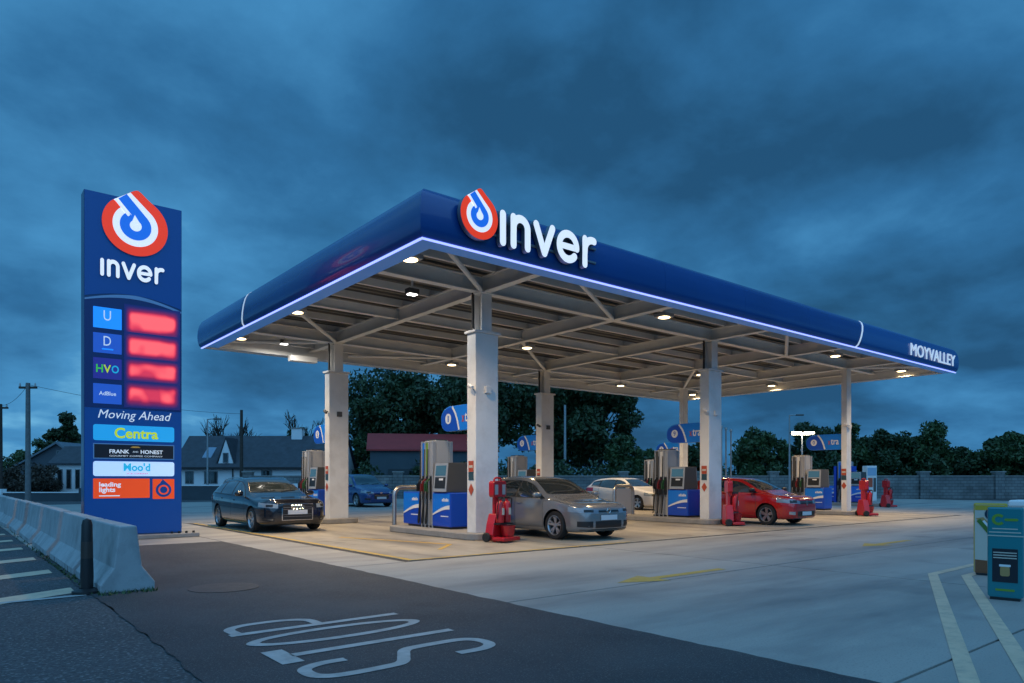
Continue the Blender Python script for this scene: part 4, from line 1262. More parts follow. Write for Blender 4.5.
def wheel(parent, x, y, r, s, spokes, style):
    """s: outward direction along y"""
    t = bpy.data.objects.new('wheel', None); COL.objects.link(t); t.parent = parent; t.location = (x, y, r)
    rr = r * 0.70; w = 0.10
    MB().lathe([(rr, -w), (r * 0.93, -w), (r, -w * 0.6), (r, w * 0.6), (r * 0.93, w), (rr, w)], (0, 0, 0), 'y', 36).build('tyre', M_RUBBER, t, smooth=True)
    b = MB(); b.mi = 0
    b.lathe([(rr, -w * 0.9), (rr * 0.93, -w * 0.5), (rr * 0.93, w * 0.5), (rr * 1.0, w * 0.98), (rr * 0.96, w * 1.0), (rr * 0.90, w * 0.7)] if s > 0 else
            [(rr, w * 0.9), (rr * 0.93, w * 0.5), (rr * 0.93, -w * 0.5), (rr * 1.0, -w * 0.98), (rr * 0.96, -w * 1.0), (rr * 0.90, -w * 0.7)], (0, 0, 0), 'y', 36)
    yo = s * w * 0.75; yi = s * w * 0.35
    for k in range(spokes):
        a = 2 * math.pi * k / spokes + 0.3
        offs = [(-0.09, 0.035), (0.09, 0.035)] if style == 'twin' else [(0.0, 0.055)]
        for da, hw in offs:
            c0, s0 = math.cos(a), math.sin(a); c1, s1 = math.cos(a + da * 2.2), math.sin(a + da * 2.2)
            p0_, p1_ = Vector((c0 * 0.04, s0 * 0.04)), Vector((c1 * rr * 0.95, s1 * rr * 0.95))
            d = (p1_ - p0_).normalized(); nn = Vector((-d.y, d.x))
            q = [p0_ + nn * hw * 0.6, p1_ + nn * hw * (0.55 if style == 'twin' else 1.0), p1_ - nn * hw * (0.55 if style == 'twin' else 1.0), p0_ - nn * hw * 0.6]
            b.add([(v.x, yi, v.y) for v in q] + [(v.x, yo if i in (1, 2) else s * w * 0.6, v.y) for i, v in enumerate(q)], [(0, 1, 2, 3), (4, 5, 6, 7), (0, 1, 5, 4), (1, 2, 6, 5), (2, 3, 7, 6), (3, 0, 4, 7)])
    b.lathe([(0.0, s * w * 0.72), (0.05, s * w * 0.70), (0.06, s * w * 0.5), (0.06, s * w * 0.2)], (0, 0, 0), 'y', 16)
    b.build('rim', M_RIM, t, smooth=30)
    MB().lathe([(0.0, s * w * 0.1), (rr * 0.92, s * w * 0.1)], (0, 0, 0), 'y', 24).build('rim_backing', M_BLACK, t)  # plain black backing disc closing the rim behind the spokes
    return t


def car(spec):
    L, W, Hh = spec['L'], spec['W'], spec['H']
    nose = L / 2
    root = thing(spec['name'], spec['label'], 'car', (spec['x'], spec['nose_y'] + nose, spec.get('z', 0.0)), R(-90) + spec.get('rz', 0.0), 'cars on the forecourt')
    top, belt, roofw, plan, bot = [mono(spec[k]) for k in ('top', 'belt', 'roofw', 'plan', 'bot')]
    xs = sorted(set([round(-nose + L * k / 84, 4) for k in range(85)] + [round(nose - q, 4) for q in (0.008, 0.02, 0.035, 0.07)] + [round(-nose + q, 4) for q in (0.008, 0.02, 0.035, 0.07)]))
    rings = []
    for x in xs:
        hw = W / 2 * plan(x); zb_, zt = bot(x), top(x); zl = min(belt(x), zt - 0.025); wt = hw * roofw(x)
        cab = min(1.0, max(0.0, (zt - zl - 0.12) / 0.25))
        dr_ = 0.03 + 0.05 * cab
        half = [(0, zb_), (hw * 0.80, zb_), (hw * 0.935, zb_ + 0.04), (hw * 0.985, zb_ + 0.13 * (zl - zb_) / 0.6), (hw, zb_ + (zl - zb_) * 0.52), (hw * 0.997, zb_ + (zl - zb_) * 0.80),
                (hw * 0.965, zl), (hw * 0.955 * (1 - 0.45) + wt * 0.45 + 0.012 * cab, zl + (zt - dr_ - zl) * 0.52), (wt, zt - dr_), (wt * 0.88, zt - dr_ * 0.35), (wt * 0.5, zt - dr_ * 0.08), (0, zt)]
        rings.append(dense(half, 3))
    nh = len(rings[0]); b = MB(); vs = []
    for x, hf in zip(xs, rings):
        ring = hf + [(-y, z) for y, z in hf[-2:0:-1]]
        vs += [(x, y, z) for y, z in ring]
    nr = 2 * nh - 2; fs = []
    for i in range(len(xs) - 1):
        for k in range(nr):
            fs.append((i * nr + k, i * nr + (k + 1) % nr, (i + 1) * nr + (k + 1) % nr, (i + 1) * nr + k))
    fs.append(tuple(range(nr - 1, -1, -1))); fs.append(tuple(range((len(xs) - 1) * nr, len(xs) * nr)))
    b.add(vs, fs)
    body = b.build('body', [spec['paint'], M_BLACK], root, smooth=False)
    tree = BVHTree.FromPolygons([Vector(v) for v in vs], fs)
    r = spec['wr']; ax = (spec['fa'], spec['ra']); yw = W / 2 - 0.115
    cut = MB()
    for a in ax:
        for s in (-1, 1):
            R_ = r * 1.13
            poly = arc(0, 0, R_, -8, 188, 22) + [(-R_ * 0.99, -r), (R_ * 0.99, -r)]
            cut.prism([(p + a, q + r + 0.01) for p, q in poly], lambda p, q, d: (p, d, q), s * (W / 2 - 0.27), s * (W / 2 + 0.2))
    co = cut.build('cutter', M_BLACK, root)
    md = body.modifiers.new('b', 'BOOLEAN'); md.object = co; md.operation = 'DIFFERENCE'; md.solver = 'EXACT'
    bpy.context.view_layer.update()
    dg = bpy.context.evaluated_depsgraph_get()
    nm = bpy.data.meshes.new_from_object(body.evaluated_get(dg))
    body.modifiers.clear(); old = body.data; body.data = nm; bpy.data.meshes.remove(old); nm.name = 'body'
    bpy.data.objects.remove(co)
    if len(nm.materials) < 2:
        nm.materials.clear(); nm.materials.append(spec['paint']); nm.materials.append(M_BLACK)
    mi = []
    for p in nm.polygons:
        c = p.center; dark = 0
        for a in ax:
            if (c.x - a) ** 2 + (c.z - r - 0.01) ** 2 < (r * 1.132) ** 2 and (abs(p.normal.y) < 0.35 and abs(c.y) > W / 2 - 0.275 and (c.x - a) ** 2 + (c.z - r - 0.01) ** 2 > (r * 1.08) ** 2 or abs(abs(c.y) - (W / 2 - 0.27)) < 0.003): dark = 1
        if c.z < spec.get('skirt', 0.21) and abs(p.normal.z) > 0.6: dark = 1
        mi.append(dark)
    nm.polygons.foreach_set('material_index', mi)
    nm.polygons.foreach_set('use_smooth', [True] * len(nm.polygons))
    nm.set_sharp_from_angle(angle=R(38))

    def hit(o, d):
        p, n_, _, _ = tree.ray_cast(Vector(o), Vector(d).normalized())
        return (p, n_) if p is not None else (None, None)

    def patch(fn, ns, ntt, name, mat, parent=root, off=0.004, label=None):
        b_ = MB(); vv = []; ok = True
        for j in range(ntt + 1):
            for i in range(ns + 1):
                o, d = fn(i / ns, j / ntt); p, n_ = hit(o, d)
                if p is None: ok = False; p, n_ = Vector(o) + Vector(d).normalized() * 3, -Vector(d).normalized()
                if n_.dot(Vector(d)) > 0: n_ = -n_
                vv.append(tuple(p + n_ * off))
        ff_ = [(j * (ns + 1) + i, j * (ns + 1) + i + 1, (j + 1) * (ns + 1) + i + 1, (j + 1) * (ns + 1) + i) for j in range(ntt) for i in range(ns)]
        b_.add(vv, ff_)
        return b_.build(name, mat, parent, smooth=True, fix=True)

    def side(x0, x1, lo, hi, s, name, mat, ns=10, ntt=4, parent=root, off=0.004):
        def fn(u, v):
            x = x0 + (x1 - x0) * u
            a_, c_ = lo(x), hi(x); c_ = max(c_, a_ + 0.004)
            return (x, s * 3.0, a_ + (c_ - a_) * v), (0, -s, 0)
        return patch(fn, ns, ntt, name, mat, parent, off)

    def radial(cx_, a0, a1, lo, hi, name, mat, ns=10, ntt=3, parent=root, off=0.004):
        def fn(u, v):
            a = R(a0 + (a1 - a0) * u); z0_, z1_ = lo(u), hi(u)
            dx, dy = math.cos(a), math.sin(a)
            return (cx_ + dx * 4, dy * 4, z0_ + (z1_ - z0_) * v), (-dx, -dy, 0)
        return patch(fn, ns, ntt, name, mat, parent, off)

    gl = M_GLASSD
    for s in (-1, 1):
        for (x0, x1, dlo, dhi, nme) in spec['side_glass']:
            side(x0, x1, lambda x: belt(x) + 0.035 + dlo, lambda x: top(x) - 0.115 + dhi, s, nme, gl, 14, 5)
        # dark surround behind the glasses
        xa = min(q[0] for q in spec['side_glass']) - 0.03; xb = max(q[1] for q in spec['side_glass']) + 0.03
        side(xa, xb, lambda x: belt(x) + 0.018, lambda x: top(x) - 0.098, s, 'window_trim', M_BLACK, 26, 5, off=0.0015)
        for x in spec['seams']:
            side(x - 0.005, x + 0.005, lambda q: 0.30, lambda q: belt(q) + 0.02, s, 'door_seam', M_BLACK, 1, 10, off=0.0012)
        side(ax[1] + r * 1.2, ax[0] - r * 1.2, lambda q: 0.272, lambda q: 0.280, s, 'door_seam', M_BLACK, 16, 1, off=0.0012)
        for x in spec['handles']:
            side(x - 0.10, x + 0.10, lambda q: belt(q) - 0.115, lambda q: belt(q) - 0.080, s, 'door_handle', spec.get('handle_mat', spec['paint']), 6, 2, off=0.022)
        # mirror
        mx_ = spec['mirror']; p, n_ = hit((mx_, s * 3, belt(mx_) + 0.05), (0, -s, 0))
        bmm = MB(); pr = [(0.0, -0.08), (0.05, -0.075), (0.09, -0.04), (0.105, 0.02), (0.09, 0.075), (0.0, 0.09)]
        vs_ = []; nq = 10
        for (rad, yy) in ((0.02, 0.0), (0.075, 0.02), (0.09, 0.09), (0.085, 0.17), (0.05, 0.215), (0.008, 0.225)):
            for k in range(nq):
                t = 2 * math.pi * k / nq
                vs_.append((mx_ + 0.03 + math.cos(t) * rad * 0.85, s * (abs(p.y) + 0.03 + yy), p.z + 0.055 + math.sin(t) * rad * 0.85))
        bmm.add(vs_, [(j * nq + k, j * nq + (k + 1) % nq, (j + 1) * nq + (k + 1) % nq, (j + 1) * nq + k) for j in range(5) for k in range(nq)] + [tuple(range(nq)), tuple(range(5 * nq, 6 * nq))])
        bmm.build('door_mirror', spec.get('mirror_mat', spec['paint']), root, smooth=50)
        hl = spec['head']
        radial(nose - 0.9, s * hl[0], s * hl[1], hl[2], hl[3], 'headlight', M_LAMPG, 12, 3, off=0.005)
        radial(nose - 0.9, s * (hl[0] + (hl[1] - hl[0]) * 0.2), s * (hl[0] + (hl[1] - hl[0]) * 0.5), lambda u: hl[2](0.35) + 0.018, lambda u: hl[3](0.35) - 0.018, 'lamp_reflector', M_BLACK, 4, 2, off=0.0065)
        tl = spec['tail']
        radial(-nose + 0.9, 180 - s * tl[0], 180 - s * tl[1], lambda u: tl[2], lambda u: tl[3], 'tail_light', M_TAIL, 8, 3, off=0.006)
        for (a0, a1, z0_, z1_, mt_) in spec.get('vents', []):
            radial(nose - 0.9, s * a0, s * a1, lambda u: z0_ + 0.02 * u, lambda u: z1_, 'side_intake', mt_, 8, 2, off=0.0045)
    wsz0, wsz1, wb0, wb1 = spec['screen']

    def wsf(u, v):
        z = wsz0 + (wsz1 - wsz0) * v; y = (u * 2 - 1) * (wb0 + (wb1 - wb0) * v)
        zz = z - 0.035 * (abs(u * 2 - 1) ** 2) * (1 - v) * 0 - 0.02 * v * (u * 2 - 1) ** 2
        return (4, y, zz), (-1, 0, 0)
    patch(wsf, 12, 8, 'windscreen', gl)
    rz0, rz1, rb0, rb1 = spec['rear_screen']
    patch(lambda u, v: ((-4, (u * 2 - 1) * (rb0 + (rb1 - rb0) * v), rz0 + (rz1 - rz0) * v), (1, 0, 0)), 8, 4, 'rear_window', gl)
    for (a0, a1, lo, hi, mt_, nme, off) in spec['front']:
        radial(nose - 0.9, a0, a1, (lambda v: (lambda u: v))(lo), (lambda v: (lambda u: v))(hi), nme, mt_, 14, 3, off=off)
    pz = spec['plate']
    p, n_ = hit((4, 0, pz), (-1, 0, 0)); 
    MB().box(p.x + 0.012, p.x + 0.022, -0.26, 0.26, pz - 0.055, pz + 0.055).build('number_plate', M_PLATE, root)
    MB().box(p.x - 0.05, p.x + 0.0115, -0.24, 0.24, pz - 0.045, pz + 0.045).build('plate_holder', M_BLACK, root)
    p2, _ = hit((-4, 0, 0.72), (1, 0, 0))
    MB().box(p2.x - 0.018, p2.x - 0.008, -0.26, 0.26, 0.665, 0.775).build('number_plate', pm('rear_plate', (0.6, 0.45, 0.08), 0.4), root)
    ez = spec['emblem_z']; p, _ = hit((4, 0, ez), (-1, 0, 0)); xe = p.x + 0.008
    eb = MB()
    if spec['emblem'] == 'ring':
        eb.lathe([(0.062, 0), (0.055, 0.008), (0.046, 0.0)], (xe, 0, ez), 'x', 20)
        eb.prism(stroke([(-0.035, 0.03), (-0.012, -0.035), (0.0, -0.005), (0.012, -0.035), (0.035, 0.03)], 0.012, None), lambda a_, c_, d: (xe + d, a_, ez + c_), 0, 0.006)
        eb.prism(stroke([(-0.016, 0.042), (0.0, 0.01), (0.016, 0.042)], 0.011, None), lambda a_, c_, d: (xe + d, a_, ez + c_), 0, 0.0065)
    elif spec['emblem'] == 'rings4':
        for k in range(4): eb.lathe([(0.055, 0), (0.048, 0.008), (0.041, 0.0)], (xe + 0.002 * (k % 2), -0.123 + 0.082 * k, ez), 'x', 18)
    elif spec['emblem'] == 'diamond':
        o_ = [(0, 0.085), (0.055, 0), (0, -0.085), (-0.055, 0)]; i_ = [(a_ * 0.55, c_ * 0.55) for a_, c_ in o_]
        for k in range(4): eb.prism([o_[k], o_[(k + 1) % 4], i_[(k + 1) % 4], i_[k]], lambda a_, c_, d: (xe + d, a_, ez + c_), 0, 0.012)
    else:
        eb.prism(arc(0, 0, 0.075, 0, 360, 20, 0.04)[:-1], lambda a_, c_, d: (xe + d, a_, ez + c_), 0, 0.008)
    eb.build('emblem', M_CHROME, root)
    for a in ax:
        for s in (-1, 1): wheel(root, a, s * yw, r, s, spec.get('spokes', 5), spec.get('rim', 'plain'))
    # wipers
    p, n_ = hit((4, -0.1, wsz0 + 0.03), (-1, 0, 0))
    for yy in (-0.45, 0.12):
        pa, na = hit((4, yy, wsz0 + 0.015), (-1, 0, 0)); pb, nb = hit((4, yy + 0.42, wsz0 + 0.05), (-1, 0, 0))
        MB().tube([tuple(pa + na * 0.014), tuple((pa + pb) / 2 + na * 0.018), tuple(pb + nb * 0.014)], 0.008, 5).build('wiper', M_BLACK, root)
    if spec.get('rails'):
        for s in (-1, 1):
            pts = []
            for k in range(9):
                x = spec['rails'][0] + (spec['rails'][1] - spec['rails'][0]) * k / 8
                p, _ = hit((x, s * W / 2 * roofw(x) * 0.93, 4), (0, 0, -1))
                pts.append((x, p.y, p.z + (0.035 if 0 < k < 8 else 0.0)))
            MB().tube(pts, 0.014, 6).build('roof_rail', M_CHROME, root, smooth=True)
    return root


def base_spec(L, W, Hh, hood0, cowl, scr_top, roof_mid, tail_top, hatch_knee, belt_f, belt_r, cowl_z, noseTop=0.66):
    """side profile from a few key places; x measured from the car's middle, nose at +L/2"""
    n = L / 2
    return dict(L=L, W=W, H=Hh,
        top=[(n, noseTop - 0.14), (n - 0.012, noseTop - 0.05), (n - 0.05, noseTop), (n - 0.18, noseTop + 0.075), (hood0, cowl_z - 0.10), (cowl, cowl_z), (scr_top + 0.10, Hh - 0.065), (scr_top - 0.12, Hh - 0.02), (roof_mid, Hh),
             (tail_top[0] + 0.35, (Hh + tail_top[1]) / 2 + 0.015), tail_top, hatch_knee, (-n + 0.05, hatch_knee[1] - 0.16), (-n, 0.56)],
        belt=[(n, noseTop - 0.20), (n - 0.10, noseTop - 0.06), (n - 0.45, belt_f - 0.11), (cowl, belt_f), (0, belt_f + 0.02), (-n + 0.55, belt_r), (-n + 0.10, belt_r - 0.05), (-n, 0.52)],
        roofw=[(n, 0.84), (hood0, 0.83), (cowl, 0.84), (scr_top, 0.695), (roof_mid, 0.67), (tail_top[0], 0.655), (hatch_knee[0], 0.80), (-n, 0.84)],
        plan=[(n, 0.58), (n - 0.015, 0.67), (n - 0.06, 0.76), (n - 0.18, 0.87), (n - 0.42, 0.955), (n - 0.85, 0.99), (0, 1.0), (-n + 0.8, 0.99), (-n + 0.3, 0.94), (-n + 0.08, 0.83), (-n + 0.02, 0.74), (-n, 0.62)],
        bot=[(n, 0.33), (n - 0.03, 0.25), (n - 0.14, 0.195), (n - 0.4, 0.18), (0, 0.17), (-n + 0.4, 0.20), (-n + 0.08, 0.27), (-n, 0.40)])


# grey hatchback
g_ = base_spec(4.28, 1.79, 1.46, 1.35, 0.98, 0.10, -0.55, (-1.78, 1.33), (-1.98, 1.03), 0.90, 0.98, 1.00, 0.745)
g_.update(name='hatchback', label='grey hatchback with twin-spoke alloy wheels beside nearest column', x=11.78, nose_y=11.02, paint=car_paint('grey_paint', (0.22, 0.22, 0.22), 0.2, 0.3), wr=0.325, fa=1.27, ra=-1.35, rim='twin', spokes=5,
          side_glass=[(-0.10, 0.90, 0, 0, 'front_side_window'), (-1.02, -0.16, 0, 0, 'rear_side_window'), (-1.55, -1.10, 0.03, -0.04, 'quarter_window')], seams=[0.88, -0.13, -1.12], handles=[0.03, -0.95], mirror=0.74,
          head=(20, 62, lambda u: 0.605 + 0.045 * u, lambda u: 0.695 + 0.06 * u), tail=(28, 66, 0.80, 0.93), vents=[(29, 49, 0.30, 0.44, M_BLACK)], screen=(1.03, 1.385, 0.70, 0.55), rear_screen=(1.05, 1.28, 0.55, 0.48),
          front=[(-20, 20, 0.640, 0.680, M_BLACK, 'upper_grille', 0.004), (-25, 25, 0.285, 0.44, M_BLACK, 'lower_grille', 0.004), (-46, 46, 0.245, 0.262, M_BLACK, 'lower_lip', 0.010), (-20, 20, 0.672, 0.677, M_CHROME, 'grille_bar', 0.007)], plate=0.515, emblem='ring', emblem_z=0.665)
car(g_)
# dark estate car
a_ = base_spec(4.72, 1.84, 1.44, 1.50, 1.02, 0.12, -0.5, (-2.02, 1.29), (-2.24, 1.02), 0.89, 0.96, 1.00, 0.80)
a_.update(name='estate_car', label='dark blue estate car with roof rails left of the pumps', x=7.25, nose_y=17.75, paint=car_paint('midnight_paint', (0.008, 0.010, 0.017), 0.15, 0.2), wr=0.32, fa=1.48, ra=-1.34, spokes=5, rim='twin', skirt=0.2,
          side_glass=[(-0.12, 0.95, 0, 0, 'front_side_window'), (-1.12, -0.18, 0, 0, 'rear_side_window'), (-1.88, -1.19, 0.0, -0.02, 'quarter_window')], seams=[0.95, -0.15, -1.20], handles=[0.04, -1.02], mirror=0.78,
          head=(30, 62, lambda u: 0.635 + 0.03 * u, lambda u: 0.735 + 0.045 * u), tail=(26, 66, 0.78, 0.92), vents=[(34, 52, 0.30, 0.40, M_BLACK), (36, 48, 0.335, 0.350, M_CHROME)], screen=(1.02, 1.365, 0.71, 0.56), rear_screen=(1.05, 1.25, 0.55, 0.48),
          front=[(-25, 25, 0.32, 0.745, M_CHROME, 'grille_frame', 0.004), (-23.5, 23.5, 0.335, 0.733, M_BLACK, 'grille', 0.0065), (-22, 22, 0.415, 0.421, M_GREYM, 'grille_bar', 0.009), (-23, 23, 0.47, 0.476, M_GREYM, 'grille_bar', 0.009), (-23, 23, 0.60, 0.606, M_GREYM, 'grille_bar', 0.009), (-23, 23, 0.65, 0.656, M_GREYM, 'grille_bar', 0.009)],
          plate=0.53, emblem='rings4', emblem_z=0.66, rails=(0.05, -1.95))
car(a_)
# red hatchback
r_ = base_spec(4.06, 1.73, 1.45, 1.32, 0.98, 0.10, -0.5, (-1.62, 1.33), (-1.84, 1.02), 0.94, 1.03, 1.03, 0.79)
r_.update(name='hatchback', label='bright red hatchback behind the second front column', x=20.25, nose_y=10.88, paint=car_paint('red_paint', (0.45, 0.008, 0.010), 0.18), wr=0.31, fa=1.20, ra=-1.39, spokes=5,
          side_glass=[(-0.05, 0.90, 0, 0, 'front_side_window'), (-1.10, -0.12, 0, 0, 'rear_side_window')], seams=[0.86, -0.09, -1.05], handles=[0.06], mirror=0.74, mirror_mat=M_BLACK,
          head=(22, 64, lambda u: 0.645 + 0.05 * u, lambda u: 0.735 + 0.12 * u), tail=(28, 66, 0.78, 0.95), vents=[(34, 44, 0.32, 0.42, M_CHROME)], screen=(1.05, 1.375, 0.67, 0.53), rear_screen=(1.05, 1.28, 0.52, 0.46),
          front=[(-26, 26, 0.645, 0.735, M_BLACK, 'upper_grille', 0.004), (-29, 29, 0.27, 0.43, M_BLACK, 'lower_grille', 0.004), (-20, 20, 0.70, 0.708, M_CHROME, 'grille_bar', 0.007)], plate=0.36, emblem='diamond', emblem_z=0.67)
car(r_)
# white hatchback
w_ = base_spec(4.33, 1.79, 1.48, 1.38, 1.0, 0.15, -0.5, (-1.72, 1.34), (-1.98, 1.05), 0.92, 1.04, 1.03, 0.72)
w_.update(name='hatchback', label='white hatchback parked beyond the grey infilled hoop', x=25.35, nose_y=20.3, paint=car_paint('white_paint', (0.62, 0.61, 0.59), 0.3), wr=0.32, fa=1.30, ra=-1.35, spokes=5,
          side_glass=[(-0.08, 0.92, 0, 0, 'front_side_window'), (-1.05, -0.14, 0, 0, 'rear_side_window'), (-1.60, -1.12, 0.03, -0.05, 'quarter_window')], seams=[0.90, -0.11, -1.08], handles=[0.05, -0.95], mirror=0.78,
          head=(24, 64, lambda u: 0.60 + 0.06 * u, lambda u: 0.70 + 0.11 * u), tail=(26, 78, 0.82, 1.00), screen=(1.06, 1.40, 0.70, 0.55), rear_screen=(1.08, 1.30, 0.55, 0.48),
          front=[(-24, 24, 0.45, 0.64, M_BLACK, 'grille', 0.004)], plate=0.40, emblem='oval', emblem_z=0.70)
car(w_)
# blue people carrier
b_ = base_spec(4.78, 1.89, 1.68, 1.75, 1.28, 0.25, -0.5, (-2.0, 1.52), (-2.28, 1.10), 0.98, 1.08, 1.08, 0.78)
b_.update(name='people_carrier', label='blue people carrier parked far behind the left white column', x=17.15, nose_y=31.4, paint=car_paint('blue_paint', (0.005, 0.04, 0.17), 0.22, 0.2), wr=0.34, fa=1.45, ra=-1.38, spokes=5,
          side_glass=[(-0.10, 1.25, 0, 0, 'front_side_window'), (-1.05, -0.16, 0, 0, 'rear_side_window'), (-1.95, -1.12, 0.0, -0.02, 'quarter_window')], seams=[1.02, -0.13, -1.08], handles=[0.04, -0.95], mirror=1.0,
          head=(26, 64, lambda u: 0.66 + 0.07 * u, lambda u: 0.76 + 0.13 * u), tail=(26, 70, 0.90, 1.08), vents=[(34, 50, 0.36, 0.46, M_BLACK)], screen=(1.12, 1.60, 0.73, 0.58), rear_screen=(1.15, 1.45, 0.58, 0.5),
          front=[(-24, 24, 0.42, 0.66, M_BLACK, 'grille', 0.004), (-24, 24, 0.60, 0.61, M_CHROME, 'grille_bar', 0.008)], plate=0.47, emblem='oval', emblem_z=0.72)
car(b_)

# ================================================================== AD BINS AT THE RIGHT
def ad_unit(x, y, rz, h, w, label, kind):
    t = thing('advertising_board', label, 'advertising board', (x, y, 0.0), rz, 'advertising boards by the double lines')
    dp = 0.08
    MB().box(-dp / 2, dp / 2, -w / 2, w / 2, 0.03, h).build('board_body', M_TEAL if kind == 0 else M_YELL, t, bevel=0.02)
    MB().box(-dp / 2 - 0.03, dp / 2 + 0.03, -w / 2 + 0.03, w / 2 - 0.03, 0.0, 0.03).build('foot', M_BLACK, t)
    for (nx, ny) in ((-1, 0), (1, 0)):
        def fn(a, c, d, nx=nx, ny=ny):
            q = dp / 2 + 0.001 + d
            return (nx * q - ny * a, ny * q + nx * a, c)
        def face(poly, name, mat, d, p=t):
            b = MB(); b.prism(poly, fn, d, d + 0.003); return b.build(name, mat, p)
        hw = w / 2
        if kind == 0:
            pn = face([(q[0], q[1] + h / 2) for q in rbox(w - 0.03, h - 0.05, 0.02)], 'poster', M_TEAL, 0.0)
            face([(-hw + 0.05, 0.20), (hw - 0.05, 0.20), (hw - 0.05, 0.58), (-hw + 0.05, 0.58)], 'dark_field', M_BLKP, 0.0035, pn)
            face([(q[0], q[1] + 0.325) for q in rbox(0.09, 0.11, 0.02)], 'cup_print', M_BREAD, 0.007, pn)
            face([(q[0], q[1] + 0.39) for q in rbox(0.11, 0.025, 0.008)], 'cup_lid_print', M_WHITE, 0.0072, pn)
            ring = [(arc(-0.06, h - 0.14, 0.05, 40, 320, 18)[k]) for k in range(19)]
            face(stroke(ring, 0.03, None), 'round_logo', M_LIMEST, 0.0035, pn)
            face(stroke([(0.01, h - 0.14), (0.11, h - 0.14)], 0.03), 'logo_word', M_LIMEST, 0.0035, pn)
            for k, (zz, ww) in enumerate(((h - 0.25, 0.12), (h - 0.29, 0.15), (h - 0.33, 0.18))):
                face([(-ww, zz), (ww, zz), (ww, zz + 0.012), (-ww, zz + 0.012)], 'text_line', M_CREAM, 0.0035, pn)
            for zz in (0.53, 0.50, 0.47): face([(-0.11, zz), (0.11, zz), (0.11, zz + 0.012), (-0.11, zz + 0.012)], 'text_line', M_CREAM, 0.0068, pn)
            face([(-0.09, 0.10), (0.09, 0.10), (0.09, 0.125), (-0.09, 0.125)], 'text_line', M_LIMEST, 0.0035, pn)
        else:
            pn = face([(q[0], q[1] + h / 2) for q in rbox(w - 0.03, h - 0.05, 0.02)], 'poster', M_CREAM, 0.0)
            face([(-hw + 0.02, 0.03), (hw - 0.02, 0.03), (hw - 0.02, 0.20), (-hw + 0.02, 0.22)], 'brown_band', M_BROWN, 0.0035, pn)
            face([(-hw + 0.02, h - 0.10), (hw - 0.02, h - 0.10), (hw - 0.02, h - 0.03), (-hw + 0.02, h - 0.03)], 'yellow_band', M_YELL, 0.0035, pn)
            rl = [(-hw + 0.03, h - 0.22), (-hw + 0.10, h - 0.30), (0.06, h - 0.60), (hw - 0.03, h - 0.78), (hw - 0.03, h - 0.62), (0.10, h - 0.42), (-hw + 0.12, h - 0.20)]
            face(rl, 'bread_roll_print', M_BREAD, 0.0035, pn)
            face(stroke(dense([(-hw + 0.06, h - 0.24), (-0.02, h - 0.40), (0.09, h - 0.56), (hw - 0.05, h - 0.70)]), 0.055, None), 'lettuce_print', M_LETT, 0.007, pn)
            face(stroke(dense([(-hw + 0.12, h - 0.25), (0.04, h - 0.41), (0.13, h - 0.55)]), 0.03, None), 'filling_print', M_WHITE, 0.0105, pn)
            face(arc(0.02, h - 0.155, 0.085, 0, 360, 24)[:-1], 'price_disc', pm('disc_navy', (0.006, 0.03, 0.055), 0.4), 0.0072, pn)
            face([(-0.025, h - 0.165), (0.065, h - 0.165), (0.065, h - 0.14), (-0.025, h - 0.14)], 'disc_text', M_CREAM, 0.0108, pn)


ad_unit(9.42, 2.69, R(9), 1.05, 0.34, 'teal advertising board with a black coffee cup poster', 0)
ad_unit(11.65, 3.51, R(12), 1.03, 0.40, 'yellow-topped advertising board with a filled bread roll poster', 1)
pf = at_depth(1030, 11.6)
t = thing('white_bin', 'pale bin cut by the right edge behind the teal one', 'bin', (pf[0], pf[1], 0))
MB().box(-0.22, 0.22, -0.22, 0.22, 0.0, 0.92).build('bin_body', M_CLAD, t, bevel=0.02)
MB().box(-0.24, 0.24, -0.24, 0.24, 0.921, 1.03).build('bin_lid', M_RENDER, t, bevel=0.03)
MB().box(-0.14, 0.14, -0.245, -0.241, 0.95, 1.0).build('slot', M_BLACK, t)

# ================================================================== LIGHT MAST, AIR UNIT, VENT PIPES
mx_, my_ = at_depth(802, 44)
t = thing('floodlight_mast', 'slim mast with two bright bar floodlights before the hedge trees', 'light mast', (mx_, my_, 0), math.atan2(RT[1], RT[0]))
MB().tube([(0, 0, 0), (0, 0, 4.15)], [0.07, 0.045], 10).build('pole', M_GALV, t, smooth=True)
MB().box(-0.75, 0.75, -0.03, 0.03, 4.15, 4.21).build('cross_arm', M_GALV, t)
for s in (-1, 1):
    h_ = MB().box(s * 0.40 - 0.34, s * 0.40 + 0.34, -0.15, 0.10, 4.22, 4.36).build('floodlight', M_PDARK, t, bevel=0.01)
    MB().box(s * 0.40 - 0.31, s * 0.40 + 0.31, -0.162, -0.151, 4.235, 4.345).build('lens', pm('mast_lens', (0.8, 0.8, 0.7), 0.3, emit=(1.0, 0.86, 0.55), estr=12), h_)
la = bpy.data.lights.new('mast_lamp', 'AREA'); la.shape = 'RECTANGLE'; la.size = 1.2; la.size_y = 0.1; la.energy = 60; la.color = (1, 0.85, 0.6)
lo = bpy.data.objects.new('mast_lamp', la); COL.objects.link(lo); lo.parent = t; lo.location = (0, -0.20, 4.28); lo.rotation_euler = (R(55), 0, 0)
ax_, ay_ = at_depth(869.5, 46)
t = thing('air_unit', 'tall pale air and water unit left of the block wall piers', 'air unit', (ax_, ay_, 0), math.atan2(RT[1], RT[0]))
MB().box(-0.33, 0.33, -0.3, 0.3, 0.0, 2.28).build('cabinet', M_CLAD, t, bevel=0.03)
MB().box(-0.25, 0.05, -0.312, -0.301, 0.9, 1.5).build('notice', M_SIGNO, t)
MB().box(-0.28, 0.28, -0.312, -0.301, 1.65, 2.15).build('sign_panel', pm('air_blue', (0.25, 0.4, 0.55), 0.4), t)
